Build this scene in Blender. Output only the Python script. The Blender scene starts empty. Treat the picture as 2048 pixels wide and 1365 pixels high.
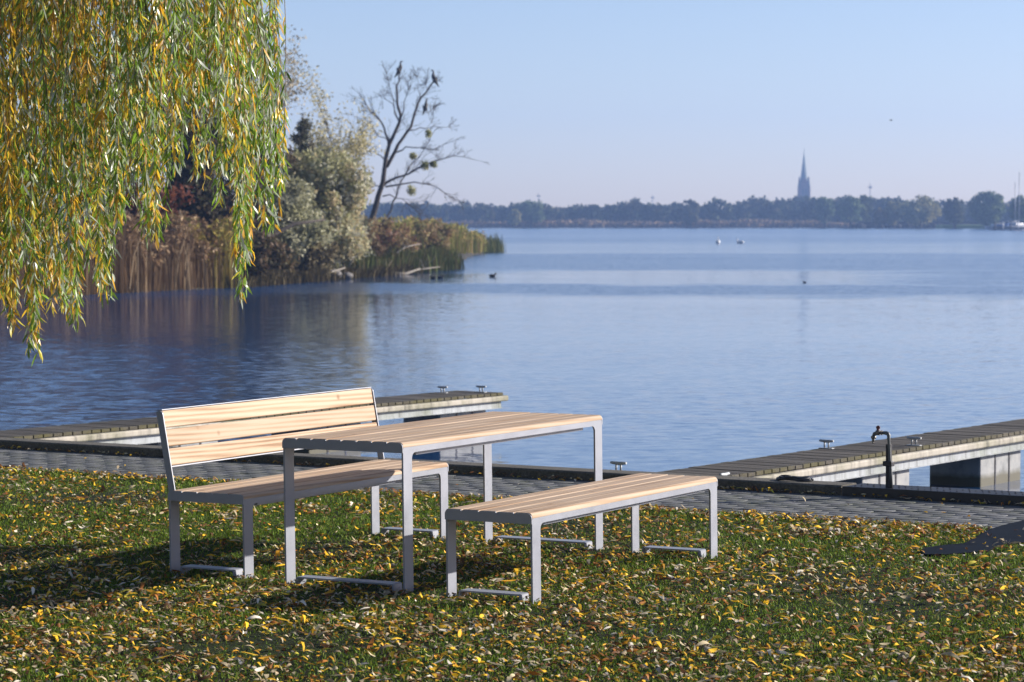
import bpy, bmesh, math, random
import numpy as np
from mathutils import Vector, Matrix
R = math.radians
random.seed(7); rng = np.random.default_rng(11)
sc = bpy.context.scene
col = sc.collection

# ------------------------------------------------------------------ camera
F = 5416.0                      # focal length in pixels of a 2048 px wide frame
CAMH = 1.852; HZ = 440.0
PITCH = math.atan((682.5 - HZ) / F)
cam = bpy.data.cameras.new('camera'); co = bpy.data.objects.new('camera', cam); col.objects.link(co)
cam.sensor_width = 36; cam.lens = F / 2048 * 36; cam.clip_end = 9000; cam.clip_start = 0.2
co.location = (0, 0, CAMH); co.rotation_euler = (R(90) - PITCH, 0, 0)
cam.dof.use_dof = True; cam.dof.focus_distance = 14.2; cam.dof.aperture_fstop = 7.0
sc.camera = co

# ------------------------------------------------------------------ light
SUN = Vector((0.901, 0.2246, 0.371)).normalized()
sun_el = math.asin(SUN.z); sun_az = math.atan2(SUN.x, SUN.y)
w = bpy.data.worlds.new('World'); sc.world = w; w.use_nodes = True
nt = w.node_tree; bg = nt.nodes['Background']
sky = nt.nodes.new('ShaderNodeTexSky'); sky.sky_type = 'NISHITA'; sky.sun_disc = False
sky.sun_elevation = sun_el; sky.sun_rotation = sun_az
sky.altitude = 0; sky.air_density = 0.75; sky.dust_density = 0.4; sky.ozone_density = 6.0
tint = nt.nodes.new('ShaderNodeMix'); tint.data_type = 'RGBA'; tint.blend_type = 'MULTIPLY'; tint.inputs[0].default_value = 1
tint.inputs[7].default_value = (1.42, 1.02, .86, 1); nt.links.new(sky.outputs[0], tint.inputs[6])
nt.links.new(tint.outputs[2], bg.inputs[0]); bg.inputs[1].default_value = 0.10
sl = bpy.data.lights.new('sun', 'SUN'); sl.energy = 5.0; sl.angle = R(0.53); sl.color = (1.0, 0.92, 0.84)
so = bpy.data.objects.new('sun', sl); col.objects.link(so)
so.rotation_euler = SUN.to_track_quat('Z', 'Y').to_euler()
sc.view_settings.view_transform = 'Standard'; sc.view_settings.look = 'None'
sc.view_settings.gamma = 1; sc.view_settings.exposure = 0.88
sc.cycles.max_bounces = 6; sc.cycles.volume_bounces = 0
sc.cycles.transparent_max_bounces = 8

# ------------------------------------------------------------------ frames of reference
GM = Matrix(((0.99993878, -0.0005241, -0.01105284), (0.00049495, 0.9999964, -0.0026397), (0.01105418, 0.00263406, 0.99993543)))
GA, GB, GC = 0.01105355, 0.00263987, -0.00012
def gz(x, y): return GA * x + GB * y + GC
def g2w(g): return GM @ (Vector(g) - Vector((0, 0, CAMH))) + Vector((0, 0, CAMH))
WATER = -0.38
U = Vector((0.822, -0.5695, 0)); V = Vector((0.5695, 0.822, 0))
def uv(u, v, z=0.0): p = U * u + V * v; return Vector((p.x, p.y, z))
def uvg(u, v, dz=0.0): p = U * u + V * v; return Vector((p.x, p.y, gz(p.x, p.y) + dz))
cp, sp = math.cos(PITCH), math.sin(PITCH)
def at(px, py, Y):              # the world point seen at pixel px, py of the photograph at distance Y
    X = (px - 1024) / F; Z = (682.5 - py) / F
    d = Vector((X, cp + Z * sp, -sp + Z * cp)); return d * (Y / d.y) + Vector((0, 0, CAMH))

# ------------------------------------------------------------------ object helpers
def tag(o, label=None, cat=None, group=None, kind=None):
    if label: o['label'] = label
    if cat: o['category'] = cat
    if group: o['group'] = group
    if kind: o['kind'] = kind
    return o
def empty(name, loc=(0, 0, 0), rot=None):
    o = bpy.data.objects.new(name, None); col.objects.link(o); o.empty_display_size = 0.2
    o.location = loc
    if rot is not None: o.rotation_euler = rot
    return o
def link(name, me, mat, parent=None):
    if mat is not None and not me.materials: me.materials.append(mat)
    o = bpy.data.objects.new(name, me); col.objects.link(o)
    if parent is not None: o.parent = parent
    return o
def npmesh(name, verts, faces_flat, totals, cols=None, smooth=False, attrs=None):
    me = bpy.data.meshes.new(name)
    verts = np.asarray(verts, np.float32).reshape(-1, 3); faces_flat = np.asarray(faces_flat, np.int32).ravel()
    totals = np.asarray(totals, np.int32).ravel()
    me.vertices.add(len(verts)); me.vertices.foreach_set('co', verts.ravel())
    me.loops.add(len(faces_flat)); me.loops.foreach_set('vertex_index', faces_flat)
    me.polygons.add(len(totals)); starts = np.concatenate([[0], np.cumsum(totals)[:-1]]).astype(np.int32)
    me.polygons.foreach_set('loop_start', starts); me.polygons.foreach_set('loop_total', totals)
    if smooth: me.polygons.foreach_set('use_smooth', np.ones(len(totals), bool))
    if cols is not None:
        a = me.color_attributes.new('col', 'FLOAT_COLOR', 'POINT')
        c = np.ones((len(verts), 4), np.float32); c[:, :3] = np.asarray(cols) * .84; a.data.foreach_set('color', c.ravel())
    if attrs:
        for k, v in attrs.items():
            a = me.attributes.new(k, 'FLOAT', 'POINT'); a.data.foreach_set('value', np.asarray(v, np.float32))
    me.update(calc_edges=True); me.validate()
    return me
class MB:
    """collects solids and builds one mesh"""
    def __init__(s): s.bm = bmesh.new(); s.rl = s.bm.verts.layers.float.new('rnd'); s.r = 0.0
    def _mark(s, vs):
        for v in vs: v[s.rl] = s.r
    def box(s, x0, x1, y0, y1, z0, z1, bev=0.0, seg=2):
        r = bmesh.ops.create_cube(s.bm, size=1)['verts']
        for v in r:
            v.co = Vector((x0 + (v.co.x + .5) * (x1 - x0), y0 + (v.co.y + .5) * (y1 - y0), z0 + (v.co.z + .5) * (z1 - z0)))
        s._mark(r)
        if bev > 0:
            es = list({e for v in r for e in v.link_edges})
            n = bmesh.ops.bevel(s.bm, geom=es, offset=bev, segments=seg, affect='EDGES', profile=.5)
            s._mark(n['verts'])
        return s
    def prism(s, pts, axis, a0, a1, bev=0.0):
        """pts: outline in the two other axes (in x,y,z order); extruded along axis"""
        def mk(p, a):
            c = [p[0], p[1]]; c.insert(axis, a); return Vector(c)
        A = [s.bm.verts.new(mk(p, a0)) for p in pts]; B = [s.bm.verts.new(mk(p, a1)) for p in pts]
        s._mark(A + B)
        fs = [s.bm.faces.new(A), s.bm.faces.new(B[::-1])]
        n = len(pts)
        for i in range(n): fs.append(s.bm.faces.new([A[(i + 1) % n], A[i], B[i], B[(i + 1) % n]]))
        bmesh.ops.recalc_face_normals(s.bm, faces=fs)
        return s
    def tube(s, path, radii, n=8, cap=True):
        path = [Vector(p) for p in path]; m = len(path)
        if not hasattr(radii, '__len__'): radii = [radii] * m
        prev = None; rings = []
        for i, p in enumerate(path):
            t = (path[min(i + 1, m - 1)] - path[max(i - 1, 0)]).normalized()
            if prev is None:
                a = t.orthogonal().normalized()
            else:
                a = (prev - t * prev.dot(t))
                a = a.normalized() if a.length > 1e-6 else t.orthogonal().normalized()
            prev = a; b = t.cross(a)
            rings.append([s.bm.verts.new(p + (a * math.cos(2 * math.pi * k / n) + b * math.sin(2 * math.pi * k / n)) * radii[i]) for k in range(n)])
            s._mark(rings[-1])
        for i in range(m - 1):
            for k in range(n):
                f = s.bm.faces.new([rings[i][k], rings[i][(k + 1) % n], rings[i + 1][(k + 1) % n], rings[i + 1][k]]); f.smooth = True
        if cap:
            s.bm.faces.new(rings[0][::-1]); s.bm.faces.new(rings[-1])
        return s
    def ball(s, c, r, sx=1, sy=1, sz=1, sub=2, jit=0.0, rot=None):
        v = bmesh.ops.create_icosphere(s.bm, subdivisions=sub, radius=1)['verts']
        for q in v:
            k = 1 + random.uniform(-jit, jit)
            d = Vector((q.co.x * sx, q.co.y * sy, q.co.z * sz)) * r * k
            if rot is not None: d = rot @ d
            q.co = Vector(c) + d
        s._mark(v)
        for f in {f for q in v for f in q.link_faces}: f.smooth = True
        return s
    def build(s, name, mat, parent=None, M=None):
        if M is not None: s.bm.transform(M)
        me = bpy.data.meshes.new(name); s.bm.to_mesh(me); s.bm.free()
        return link(name, me, mat, parent)
def copy_tree(o, parent=None):
    c = o.copy(); col.objects.link(c)
    if parent is not None: c.parent = parent
    for ch in list(o.children): copy_tree(ch, c)
    return c

# ------------------------------------------------------------------ material helpers
def mat(name):
    m = bpy.data.materials.new(name); m.use_nodes = True; return m, m.node_tree, m.node_tree.nodes['Principled BSDF']
def N(t, typ, **kw):
    n = t.nodes.new(typ)
    for k, v in kw.items():
        if k in n.inputs.keys() if hasattr(n.inputs, 'keys') else False: n.inputs[k].default_value = v
        else: setattr(n, k, v)
    return n
def ramp(t, stops, interp='LINEAR'):
    n = t.nodes.new('ShaderNodeValToRGB'); n.color_ramp.interpolation = interp
    e = n.color_ramp.elements
    while len(e) < len(stops): e.new(0.5)
    for k, (p, c) in enumerate(stops):
        e[k].position = p; e[k].color = (*c, 1) if len(c) == 3 else c
    return n
def noise(t, vec, scale, detail=4, rough=.55, dist=0.0):
    n = t.nodes.new('ShaderNodeTexNoise'); n.inputs['Scale'].default_value = scale
    n.inputs['Detail'].default_value = detail; n.inputs['Roughness'].default_value = rough; n.inputs['Distortion'].default_value = dist
    if vec is not None: t.links.new(vec, n.inputs['Vector'])
    return n
def mapping(t, src, scale=(1, 1, 1), loc=(0, 0, 0), rot=(0, 0, 0)):
    n = t.nodes.new('ShaderNodeMapping'); n.inputs['Scale'].default_value = scale; n.inputs['Location'].default_value = loc
    n.inputs['Rotation'].default_value = rot; t.links.new(src, n.inputs['Vector']); return n.outputs[0]
def bump(t, h, strength, dist, bsdf, prev=None):
    b = t.nodes.new('ShaderNodeBump'); b.inputs['Strength'].default_value = strength; b.inputs['Distance'].default_value = dist
    t.links.new(h, b.inputs['Height'])
    if prev is not None: t.links.new(prev, b.inputs['Normal'])
    if bsdf is not None: t.links.new(b.outputs[0], bsdf.inputs['Normal'])
    return b.outputs[0]
def mixc(t, fac, a, b, typ='MIX'):
    n = t.nodes.new('ShaderNodeMix'); n.data_type = 'RGBA'; n.blend_type = typ
    for s, v in ((0, fac), (6, a), (7, b)):
        if isinstance(v, bpy.types.NodeSocket): t.links.new(v, n.inputs[s])
        elif s == 0: n.inputs[0].default_value = v
        else: n.inputs[s].default_value = (*v, 1)
    return n.outputs[2]
def math_(t, op, a, b=0.0):
    n = t.nodes.new('ShaderNodeMath'); n.operation = op
    for i, v in enumerate((a, b)):
        if isinstance(v, bpy.types.NodeSocket): t.links.new(v, n.inputs[i])
        else: n.inputs[i].default_value = v
    return n.outputs[0]

def simple(name, c, rough=.6, metal=0, var=.25, nscale=6, bstr=.0):
    m, t, b = mat(name); tc = t.nodes.new('ShaderNodeTexCoord').outputs['Object']
    n = noise(t, tc, nscale, 6, .6)
    c = tuple(x * .84 for x in c); c2 = tuple(x * (1 - var) for x in c); c3 = tuple(min(1, x * (1 + var)) for x in c)
    r = ramp(t, [(.3, c2), (.7, c3)]); t.links.new(n.outputs[0], r.inputs[0]); t.links.new(r.outputs[0], b.inputs['Base Color'])
    b.inputs['Roughness'].default_value = rough; b.inputs['Metallic'].default_value = metal
    if bstr: bump(t, n.outputs[0], bstr, .01, b)
    return m
def leafmat(name, trans=.35, rough=.5, spec=.4, varn=True):
    m, t, b = mat(name)
    a = t.nodes.new('ShaderNodeAttribute'); a.attribute_name = 'col'
    b.inputs['Roughness'].default_value = rough; b.inputs['Specular IOR Level'].default_value = spec
    t.links.new(a.outputs[0], b.inputs['Base Color'])
    tr = t.nodes.new('ShaderNodeBsdfTranslucent'); t.links.new(a.outputs[0], tr.inputs[0])
    mx = t.nodes.new('ShaderNodeMixShader'); mx.inputs[0].default_value = trans
    out = t.nodes['Material Output']
    t.links.new(b.outputs[0], mx.inputs[1]); t.links.new(tr.outputs[0], mx.inputs[2]); t.links.new(mx.outputs[0], out.inputs[0])
    return m
def lawn_mat(name):
    m, t, b = mat(name); tc = t.nodes.new('ShaderNodeTexCoord').outputs['Object']
    n = noise(t, tc, 3.0, 8, .7); n2 = noise(t, tc, 45, 4, .7)
    r = ramp(t, [(.3, (.018, .014, .007)), (.5, (.02, .03, .007)), (.7, (.035, .055, .012))]); t.links.new(n2.outputs[0], r.inputs[0])
    r2 = ramp(t, [(.35, (.5, .45, .35)), (.65, (1, 1, 1))]); t.links.new(n.outputs[0], r2.inputs[0])
    t.links.new(mixc(t, 1.0, r.outputs[0], r2.outputs[0], 'MULTIPLY'), b.inputs['Base Color'])
    b.inputs['Roughness'].default_value = .9; b.inputs['Specular IOR Level'].default_value = .15; bump(t, n2.outputs[0], .8, .02, b); return m
def wood_mat(name, base=(.42, .295, .19), dark=(.26, .16, .09), bright=(.50, .385, .275)):
    """larch slats; grain runs along local x; attribute rnd tells one slat from the next"""
    m, t, b = mat(name); tc = t.nodes.new('ShaderNodeTexCoord').outputs['Object']
    a = t.nodes.new('ShaderNodeAttribute'); a.attribute_name = 'rnd'
    off = t.nodes.new('ShaderNodeCombineXYZ'); t.links.new(math_(t, 'MULTIPLY', a.outputs['Fac'], 17.3), off.inputs[0])
    t.links.new(math_(t, 'MULTIPLY', a.outputs['Fac'], 5.1), off.inputs[1]); t.links.new(math_(t, 'MULTIPLY', a.outputs['Fac'], 9.7), off.inputs[2])
    add = t.nodes.new('ShaderNodeVectorMath'); add.operation = 'ADD'; t.links.new(tc, add.inputs[0]); t.links.new(off.outputs[0], add.inputs[1])
    v = add.outputs[0]
    # knots: sparse stretched voronoi cells
    vk = t.nodes.new('ShaderNodeTexVoronoi'); vk.inputs['Scale'].default_value = 1.0
    t.links.new(mapping(t, v, (5.0, 5.0, 5.0)), vk.inputs['Vector'])
    kn = ramp(t, [(.0, (1, 1, 1)), (.05, (.75, .75, .75)), (.10, (0, 0, 0))]); t.links.new(vk.outputs['Distance'], kn.inputs[0])
    warp = noise(t, mapping(t, v, (1.2, 9, 9)), 1.0, 3, .5)
    wv = t.nodes.new('ShaderNodeTexWave'); wv.wave_type = 'BANDS'; wv.bands_direction = 'DIAGONAL'
    wv.inputs['Scale'].default_value = 1.0; wv.inputs['Distortion'].default_value = 9.0; wv.inputs['Detail'].default_value = 3
    wv.inputs['Detail Scale'].default_value = .6
    t.links.new(mapping(t, v, (.7, 19, 19)), wv.inputs['Vector'])
    fine = noise(t, mapping(t, v, (4, 240, 240)), 1.0, 3, .6)
    g = math_(t, 'ADD', math_(t, 'MULTIPLY', wv.outputs['Fac'], .34), math_(t, 'MULTIPLY', fine.outputs[0], .30))
    g = math_(t, 'ADD', g, math_(t, 'MULTIPLY', warp.outputs[0], .60))
    r = ramp(t, [(.33, dark), (.50, base), (.74, bright)]); t.links.new(g, r.inputs[0])
    tone = t.nodes.new('ShaderNodeHueSaturation'); t.links.new(r.outputs[0], tone.inputs['Color'])
    t.links.new(math_(t, 'ADD', math_(t, 'MULTIPLY', math_(t, 'FRACT', math_(t, 'MULTIPLY', a.outputs['Fac'], 7.77)), .2), .9), tone.inputs['Value'])
    c = mixc(t, math_(t, 'MULTIPLY', kn.outputs[0], .75), tone.outputs[0], (.22, .11, .05))
    t.links.new(c, b.inputs['Base Color']); b.inputs['Roughness'].default_value = .62
    b.inputs['Specular IOR Level'].default_value = .14
    bump(t, g, .25, .002, b); return m
def metal_mat(name, c=(.265, .282, .32)):
    m, t, b = mat(name); tc = t.nodes.new('ShaderNodeTexCoord').outputs['Object']
    n = noise(t, tc, 9, 6, .6); n2 = noise(t, tc, 600, 2, .5)
    r = ramp(t, [(.3, tuple(x * .93 for x in c)), (.7, tuple(x * 1.05 for x in c))]); t.links.new(n.outputs[0], r.inputs[0])
    t.links.new(r.outputs[0], b.inputs['Base Color']); b.inputs['Metallic'].default_value = .1
    rr = ramp(t, [(.3, (.36,) * 3), (.7, (.5,) * 3)]); t.links.new(n.outputs[0], rr.inputs[0]); t.links.new(rr.outputs[0], b.inputs['Roughness'])
    bump(t, n2.outputs[0], .06, .001, b); return m

M_wood = wood_mat('larch'); M_metal = metal_mat('silver_powder_coat')
M_leaf = leafmat('leaf', .35, .6, .2); M_litter = leafmat('fallen_leaf', .12, .6, .15); M_blade = leafmat('blade', .3, .6, .1)
M_reed = leafmat('reed', .2, .8, .1); M_farleaf = leafmat('far_leaf', .15, .9, .05)
M_bark = simple('bark', (.075, .06, .048), .9, 0, .45, 20, .5)
M_barkpale = simple('dead_bark', (.2, .18, .15), .85, 0, .4, 10, .4)
M_galv = simple('galvanised', (.40, .42, .43), .55, .3, .3, 9, .15)
M_black = simple('black_plastic', (.012, .013, .016), .45, 0, .3, 10)
M_bird = simple('dark_feathers', (.012, .012, .014), .6)
M_swan = simple('white_feathers', (.82, .82, .8), .6, 0, .05)

# ================================================================== the setting
# --- lawn: one sheet from far behind the camera to the kerb, quay wall below it
def build_lawn():
    us = np.linspace(-80, 60, 90); vs = np.concatenate([np.linspace(-60, 5, 14), np.linspace(6, 15.6, 40)])
    vts = []
    for u in us:
        for v in vs:
            p = uv(u, v); z = gz(p.x, p.y)
            if abs(p.x) > 14: z = gz(math.copysign(14, p.x), p.y)
            z += 0.012 * math.sin(u * 1.7 + v) * math.sin(v * 2.3) * (v < 13.9) - (.012 if v > 14.1 else 0)
            vts.append((p.x, p.y, z))
    nu, nv = len(us), len(vs); f = []
    for i in range(nu - 1):
        for j in range(nv - 1):
            a = i * nv + j; f += [a, a + 1, a + nv + 1, a + nv]
    me = npmesh('lawn_soil', vts, f, [4] * ((nu - 1) * (nv - 1)), smooth=True)
    # face order gives downwards normals for this winding; fine for a two-sided sheet
    tag(link('lawn', me, lawn_mat('lawn_soil')), 'leaf-strewn lawn falling gently to the paved quay path', kind='structure')
build_lawn()

# --- water
def water_mat():
    m, t, b = mat('lake_water'); geo = t.nodes.new('ShaderNodeNewGeometry').outputs['Position']
    b.inputs['Base Color'].default_value = (.004, .040, .125, 1); b.inputs['IOR'].default_value = 1.333
    b.inputs['Specular IOR Level'].default_value = .5
    sep = t.nodes.new('ShaderNodeSeparateXYZ'); t.links.new(geo, sep.inputs[0])
    # where a breeze ruffles the lake: stretches across the view, read from the lake's own coordinates
    big = noise(t, mapping(t, geo, (.045, .035, 1)), 1.0, 4, .6)
    yy = math_(t, 'ADD', sep.outputs['Y'], math_(t, 'MULTIPLY', math_(t, 'SUBTRACT', big.outputs[0], .5), 46))
    lo = math_(t, 'LOGARITHM', yy, 10.0)
    fac = math_(t, 'DIVIDE', math_(t, 'SUBTRACT', lo, 1.3), 1.7)           # 20 m -> 0, 1000 m -> 1
    def L(y): return (math.log10(y) - 1.3) / 1.7
    g = lambda x: (x, x, x)
    bands = ramp(t, [(L(22), g(.16)), (L(76), g(.10)), (L(83), g(.9)), (L(92), g(.9)), (L(97), g(.12)), (L(114), g(.12)),
                     (L(121), g(.95)), (L(160), g(1)), (L(185), g(.35)), (L(250), g(.45)), (L(300), g(.9)), (L(380), g(.55)), (L(520), g(.9)), (L(700), g(.3))])
    t.links.new(fac, bands.inputs[0])
    # nearer the left bank the water is ruffled all along
    med = noise(t, mapping(t, geo, (.10, .06, 1)), 1.0, 3, .6)
    xl = math_(t, 'DIVIDE', sep.outputs['X'], math_(t, 'MAXIMUM', sep.outputs['Y'], 1.0))
    xl = math_(t, 'ADD', xl, math_(t, 'MULTIPLY', math_(t, 'SUBTRACT', med.outputs[0], .5), .13))
    lft = ramp(t, [(0, g(.85)), (.44, g(.75)), (.58, g(0))]); t.links.new(math_(t, 'ADD', math_(t, 'MULTIPLY', xl, 1.6), .62), lft.inputs[0])
    near = ramp(t, [(L(46), g(1)), (L(66), g(0.1))]); t.links.new(fac, near.inputs[0])
    # the bright slick tapers out towards the right, and the breeze comes and goes in streaks
    slick = ramp(t, [(L(93), g(0)), (L(98), g(1)), (L(114), g(1)), (L(122), g(0))]); t.links.new(fac, slick.inputs[0])
    taper = ramp(t, [(.55, g(0)), (.85, g(.85))]); t.links.new(math_(t, 'MULTIPLY', xl, 5.0), taper.inputs[0])
    streak = noise(t, mapping(t, geo, (.035, .22, 1)), 1.0, 4, .65)
    sr = ramp(t, [(.36, g(.6)), (.55, g(1))]); t.links.new(streak.outputs[0], sr.inputs[0])
    bd = math_(t, 'MULTIPLY', math_(t, 'MAXIMUM', bands.outputs[0], math_(t, 'MULTIPLY', slick.outputs[0], taper.outputs[0])), math_(t, 'MULTIPLY', sr.outputs[0], 1.7))
    rf = math_(t, 'MAXIMUM', bd, math_(t, 'MULTIPLY', lft.outputs[0], near.outputs[0]))
    w1 = noise(t, mapping(t, geo, (4.2, 8.5, 1), rot=(0, 0, .3)), 1.0, 3, .55, .4)
    w2 = noise(t, mapping(t, geo, (1.3, 3.2, 1), rot=(0, 0, -.2)), 1.0, 3, .6, .3)
    swell = noise(t, mapping(t, geo, (.35, 1.1, 1), rot=(0, 0, .1)), 1.0, 2, .5)
    def vm(op, a, b_):                   # ripple slopes tilt the surface normal directly
        n_ = t.nodes.new('ShaderNodeVectorMath'); n_.operation = op
        for i, v_ in enumerate((a, b_)):
            if isinstance(v_, bpy.types.NodeSocket): t.links.new(v_, n_.inputs[3 if (op == 'SCALE' and i == 1) else i])
            elif op == 'SCALE' and i == 1: n_.inputs[3].default_value = v_
            else: n_.inputs[i].default_value = v_
        return n_.outputs[0]
    half = (.5, .5, .5)
    tilt = vm('ADD', vm('SCALE', vm('SUBTRACT', w1.outputs['Color'], half), .6), vm('SCALE', vm('SUBTRACT', w2.outputs['Color'], half), .32))
    tilt = vm('SCALE', tilt, rf)
    tilt = vm('ADD', tilt, vm('SCALE', vm('SUBTRACT', swell.outputs['Color'], half), .010))
    nrm = vm('NORMALIZE', vm('ADD', vm('MULTIPLY', tilt, (1, 1, 0)), (0, 0, 1)), (0, 0, 0))
    t.links.new(nrm, b.inputs['Normal'])
    ro = ramp(t, [(0, g(.045)), (1, g(.16))]); t.links.new(rf, ro.inputs[0]); t.links.new(ro.outputs[0], b.inputs['Roughness'])
    return m
def build_water():
    # a sheet from under the quay edge to past the far shore
    P = [uv(-80, 15.7), uv(60, 15.7), Vector((1500, 400, 0)), Vector((1500, 2400, 0)), Vector((-1500, 2400, 0)), Vector((-1500, 400, 0))]
    me = npmesh('water', [(p.x, p.y, WATER) for p in P], [0, 1, 2, 3, 4, 5], [6])
    tag(link('lake_water', me, water_mat()), 'blue lake with calm pale slicks and ruffled bands', kind='structure')
build_water()

# --- paved path
def paver_mat():
    m, t, b = mat('paver'); a = t.nodes.new('ShaderNodeAttribute'); a.attribute_name = 'col'
    tc = t.nodes.new('ShaderNodeTexCoord').outputs['Object']
    n = noise(t, tc, 7, 8, .7); n2 = noise(t, tc, 90, 3, .6)
    r = ramp(t, [(.45, (1, 1, 1)), (.66, (.70, .74, .55))]); t.links.new(n.outputs[0], r.inputs[0])
    r2 = ramp(t, [(.3, (.75,) * 3), (.7, (1.15,) * 3)]); t.links.new(n2.outputs[0], r2.inputs[0])
    c = mixc(t, 1, mixc(t, 1, a.outputs[0], r.outputs[0], 'MULTIPLY'), r2.outputs[0], 'MULTIPLY')
    t.links.new(c, b.inputs['Base Color']); b.inputs['Roughness'].default_value = .85; b.inputs['Specular IOR Level'].default_value = .25
    bump(t, n2.outputs[0], .35, .004, b); return m
def build_path():
    vts, f, tot, cs = [], [], [], []
    bu, bv, gap = .20, .10, .007
    v0, v1 = 14.37, 15.585; rows = 12; bv = (v1 - v0) / rows
    for j in range(rows):
        off = (j % 2) * bu / 2
        for i in range(int(34 / bu)):
            u0 = -32 + i * bu + off; a0 = v0 + j * bv
            dz = random.gauss(0, .0011) - .003; ti = random.gauss(0, .0005); tj = random.gauss(0, .0005)
            g = gap * .5; bb = .0025
            k = len(vts)
            for (uu, vv, zz) in ((u0 + g, a0 + g, -.03), (u0 + bu - g, a0 + g, -.03), (u0 + bu - g, a0 + bv - g, -.03), (u0 + g, a0 + bv - g, -.03),
                                 (u0 + g, a0 + g, -bb), (u0 + bu - g, a0 + g, -bb), (u0 + bu - g, a0 + bv - g, -bb), (u0 + g, a0 + bv - g, -bb),
                                 (u0 + g + bb, a0 + g + bb, 0), (u0 + bu - g - bb, a0 + g + bb, 0), (u0 + bu - g - bb, a0 + bv - g - bb, 0), (u0 + g + bb, a0 + bv - g - bb, 0)):
                sgn = ti if uu > u0 + bu / 2 else -ti; sj = tj if vv > a0 + bv / 2 else -tj
                vts.append(tuple(uvg(uu, vv, zz + dz + (sgn + sj if zz > -.02 else 0))))
            for a, b_ in ((0, 4), (4, 8)):
                for q in range(4):
                    f += [k + a + q, k + a + (q + 1) % 4, k + b_ + (q + 1) % 4, k + b_ + q]; tot.append(4)
            f += [k + 8, k + 9, k + 10, k + 11]; tot.append(4)
            s = random.uniform(.82, 1.12); cs += [(.150 * s, .155 * s, .160 * s)] * 12
    me = npmesh('paving', vts, f, tot, np.array(cs))
    tag(link('paved_path', me, paver_mat()), 'grey block path between lawn and kerb with moss in the joints', kind='structure')
    # edging stones along the lawn
    mb = MB()
    for i in range(34):
        u = -32 + i
        p0, p1 = uvg(u + .004, 14.30, -.06), uvg(u + .996, 14.36, .0)
        k = random.gauss(0, .002)
        vs = [uvg(u + .004, 14.30, -.08), uvg(u + .996, 14.30, -.08), uvg(u + .996, 14.36, -.08), uvg(u + .004, 14.36, -.08),
              uvg(u + .004, 14.30, .002 + k), uvg(u + .996, 14.30, .002 + k), uvg(u + .996, 14.36, .002 + k), uvg(u + .004, 14.36, .002 + k)]
        B = [mb.bm.verts.new(v) for v in vs]
        for q in ((0, 3, 2, 1), (4, 5, 6, 7), (0, 1, 5, 4), (1, 2, 6, 5), (2, 3, 7, 6), (3, 0, 4, 7)): mb.bm.faces.new([B[x] for x in q])
    e = mb.build('path_edging', simple('edging_stone', (.10, .10, .095), .9, 0, .3, 25, .3)); tag(e, 'row of edging stones where the path meets the lawn', kind='structure')
    # moss bed between the stones
    m, t, b = mat('moss_joint'); tc = t.nodes.new('ShaderNodeTexCoord').outputs['Object']; n = noise(t, tc, 5, 5, .7)
    r = ramp(t, [(.4, (.02, .018, .015)), (.55, (.10, .12, .02)), (.7, (.16, .19, .03))]); t.links.new(n.outputs[0], r.inputs[0]); t.links.new(r.outputs[0], b.inputs['Base Color'])
    b.inputs['Roughness'].default_value = .95
    P = [uvg(-32, 14.35, -.0075), uvg(2, 14.35, -.0075), uvg(2, 15.6, -.0075), uvg(-32, 15.6, -.0075)]
    tag(link('path_joints', npmesh('j', [tuple(p) for p in P], [0, 1, 2, 3], [4]), m), 'mossy bed showing between the paving blocks', kind='structure')
build_path()

# --- kerb and quay wall
def build_kerb():
    m, t, b = mat('weathered_kerb'); tc = t.nodes.new('ShaderNodeTexCoord').outputs['Object']
    n = noise(t, tc, 3, 8, .7); n2 = noise(t, tc, 60, 4, .7)
    r = ramp(t, [(.3, (.045, .04, .034)), (.5, (.10, .092, .078)), (.72, (.17, .155, .13))]); t.links.new(n2.outputs[0], r.inputs[0])
    r2 = ramp(t, [(.4, (.7, .7, .6)), (.65, (1.1, 1.1, 1.05))]); t.links.new(n.outputs[0], r2.inputs[0])
    t.links.new(mixc(t, 1, r.outputs[0], r2.outputs[0], 'MULTIPLY'), b.inputs['Base Color']); b.inputs['Roughness'].default_value = .9
    bump(t, n2.outputs[0], .6, .01, b)
    mb = MB(); u = -32.0
    while u < -8.25:
        un = min(u + 4.0, -8.2)
        pr = [(15.585, -.03), (15.585, .052), (15.60, .062), (15.79, .062), (15.805, .05), (15.805, -.2)]
        A = [mb.bm.verts.new(uvg(u + .004, p[0], p[1])) for p in pr]; B = [mb.bm.verts.new(uvg(un - .004, p[0], p[1])) for p in pr]
        for i in range(len(pr)): j = (i + 1) % len(pr); mb.bm.faces.new([A[i], A[j], B[j], B[i]])
        mb.bm.faces.new(A[::-1]); mb.bm.faces.new(B); u = un
    bmesh.ops.recalc_face_normals(mb.bm, faces=mb.bm.faces)
    tag(mb.build('quay_kerb', m), 'dark weathered kerb along the water edge', kind='structure')
    mb = MB()
    A = [uvg(-32, 15.79, -.06), uvg(6, 15.79, -.06), uvg(6, 15.79, -2), uvg(-32, 15.79, -2), uvg(-32, 15.60, -.06), uvg(6, 15.60, -.06), uvg(6, 15.60, -2), uvg(-32, 15.60, -2)]
    B = [mb.bm.verts.new(v) for v in A]
    for q in ((0, 1, 2, 3), (4, 5, 1, 0), (4, 7, 6, 5), (0, 3, 7, 4), (1, 5, 6, 2)): mb.bm.faces.new([B[x] for x in q])
    bmesh.ops.recalc_face_normals(mb.bm, faces=mb.bm.faces)
    tag(mb.build('quay_wall', simple('wet_concrete', (.09, .085, .075), .8, 0, .4, 6, .3)), 'dark quay wall dropping into the water', kind='structure')
build_kerb()

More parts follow.
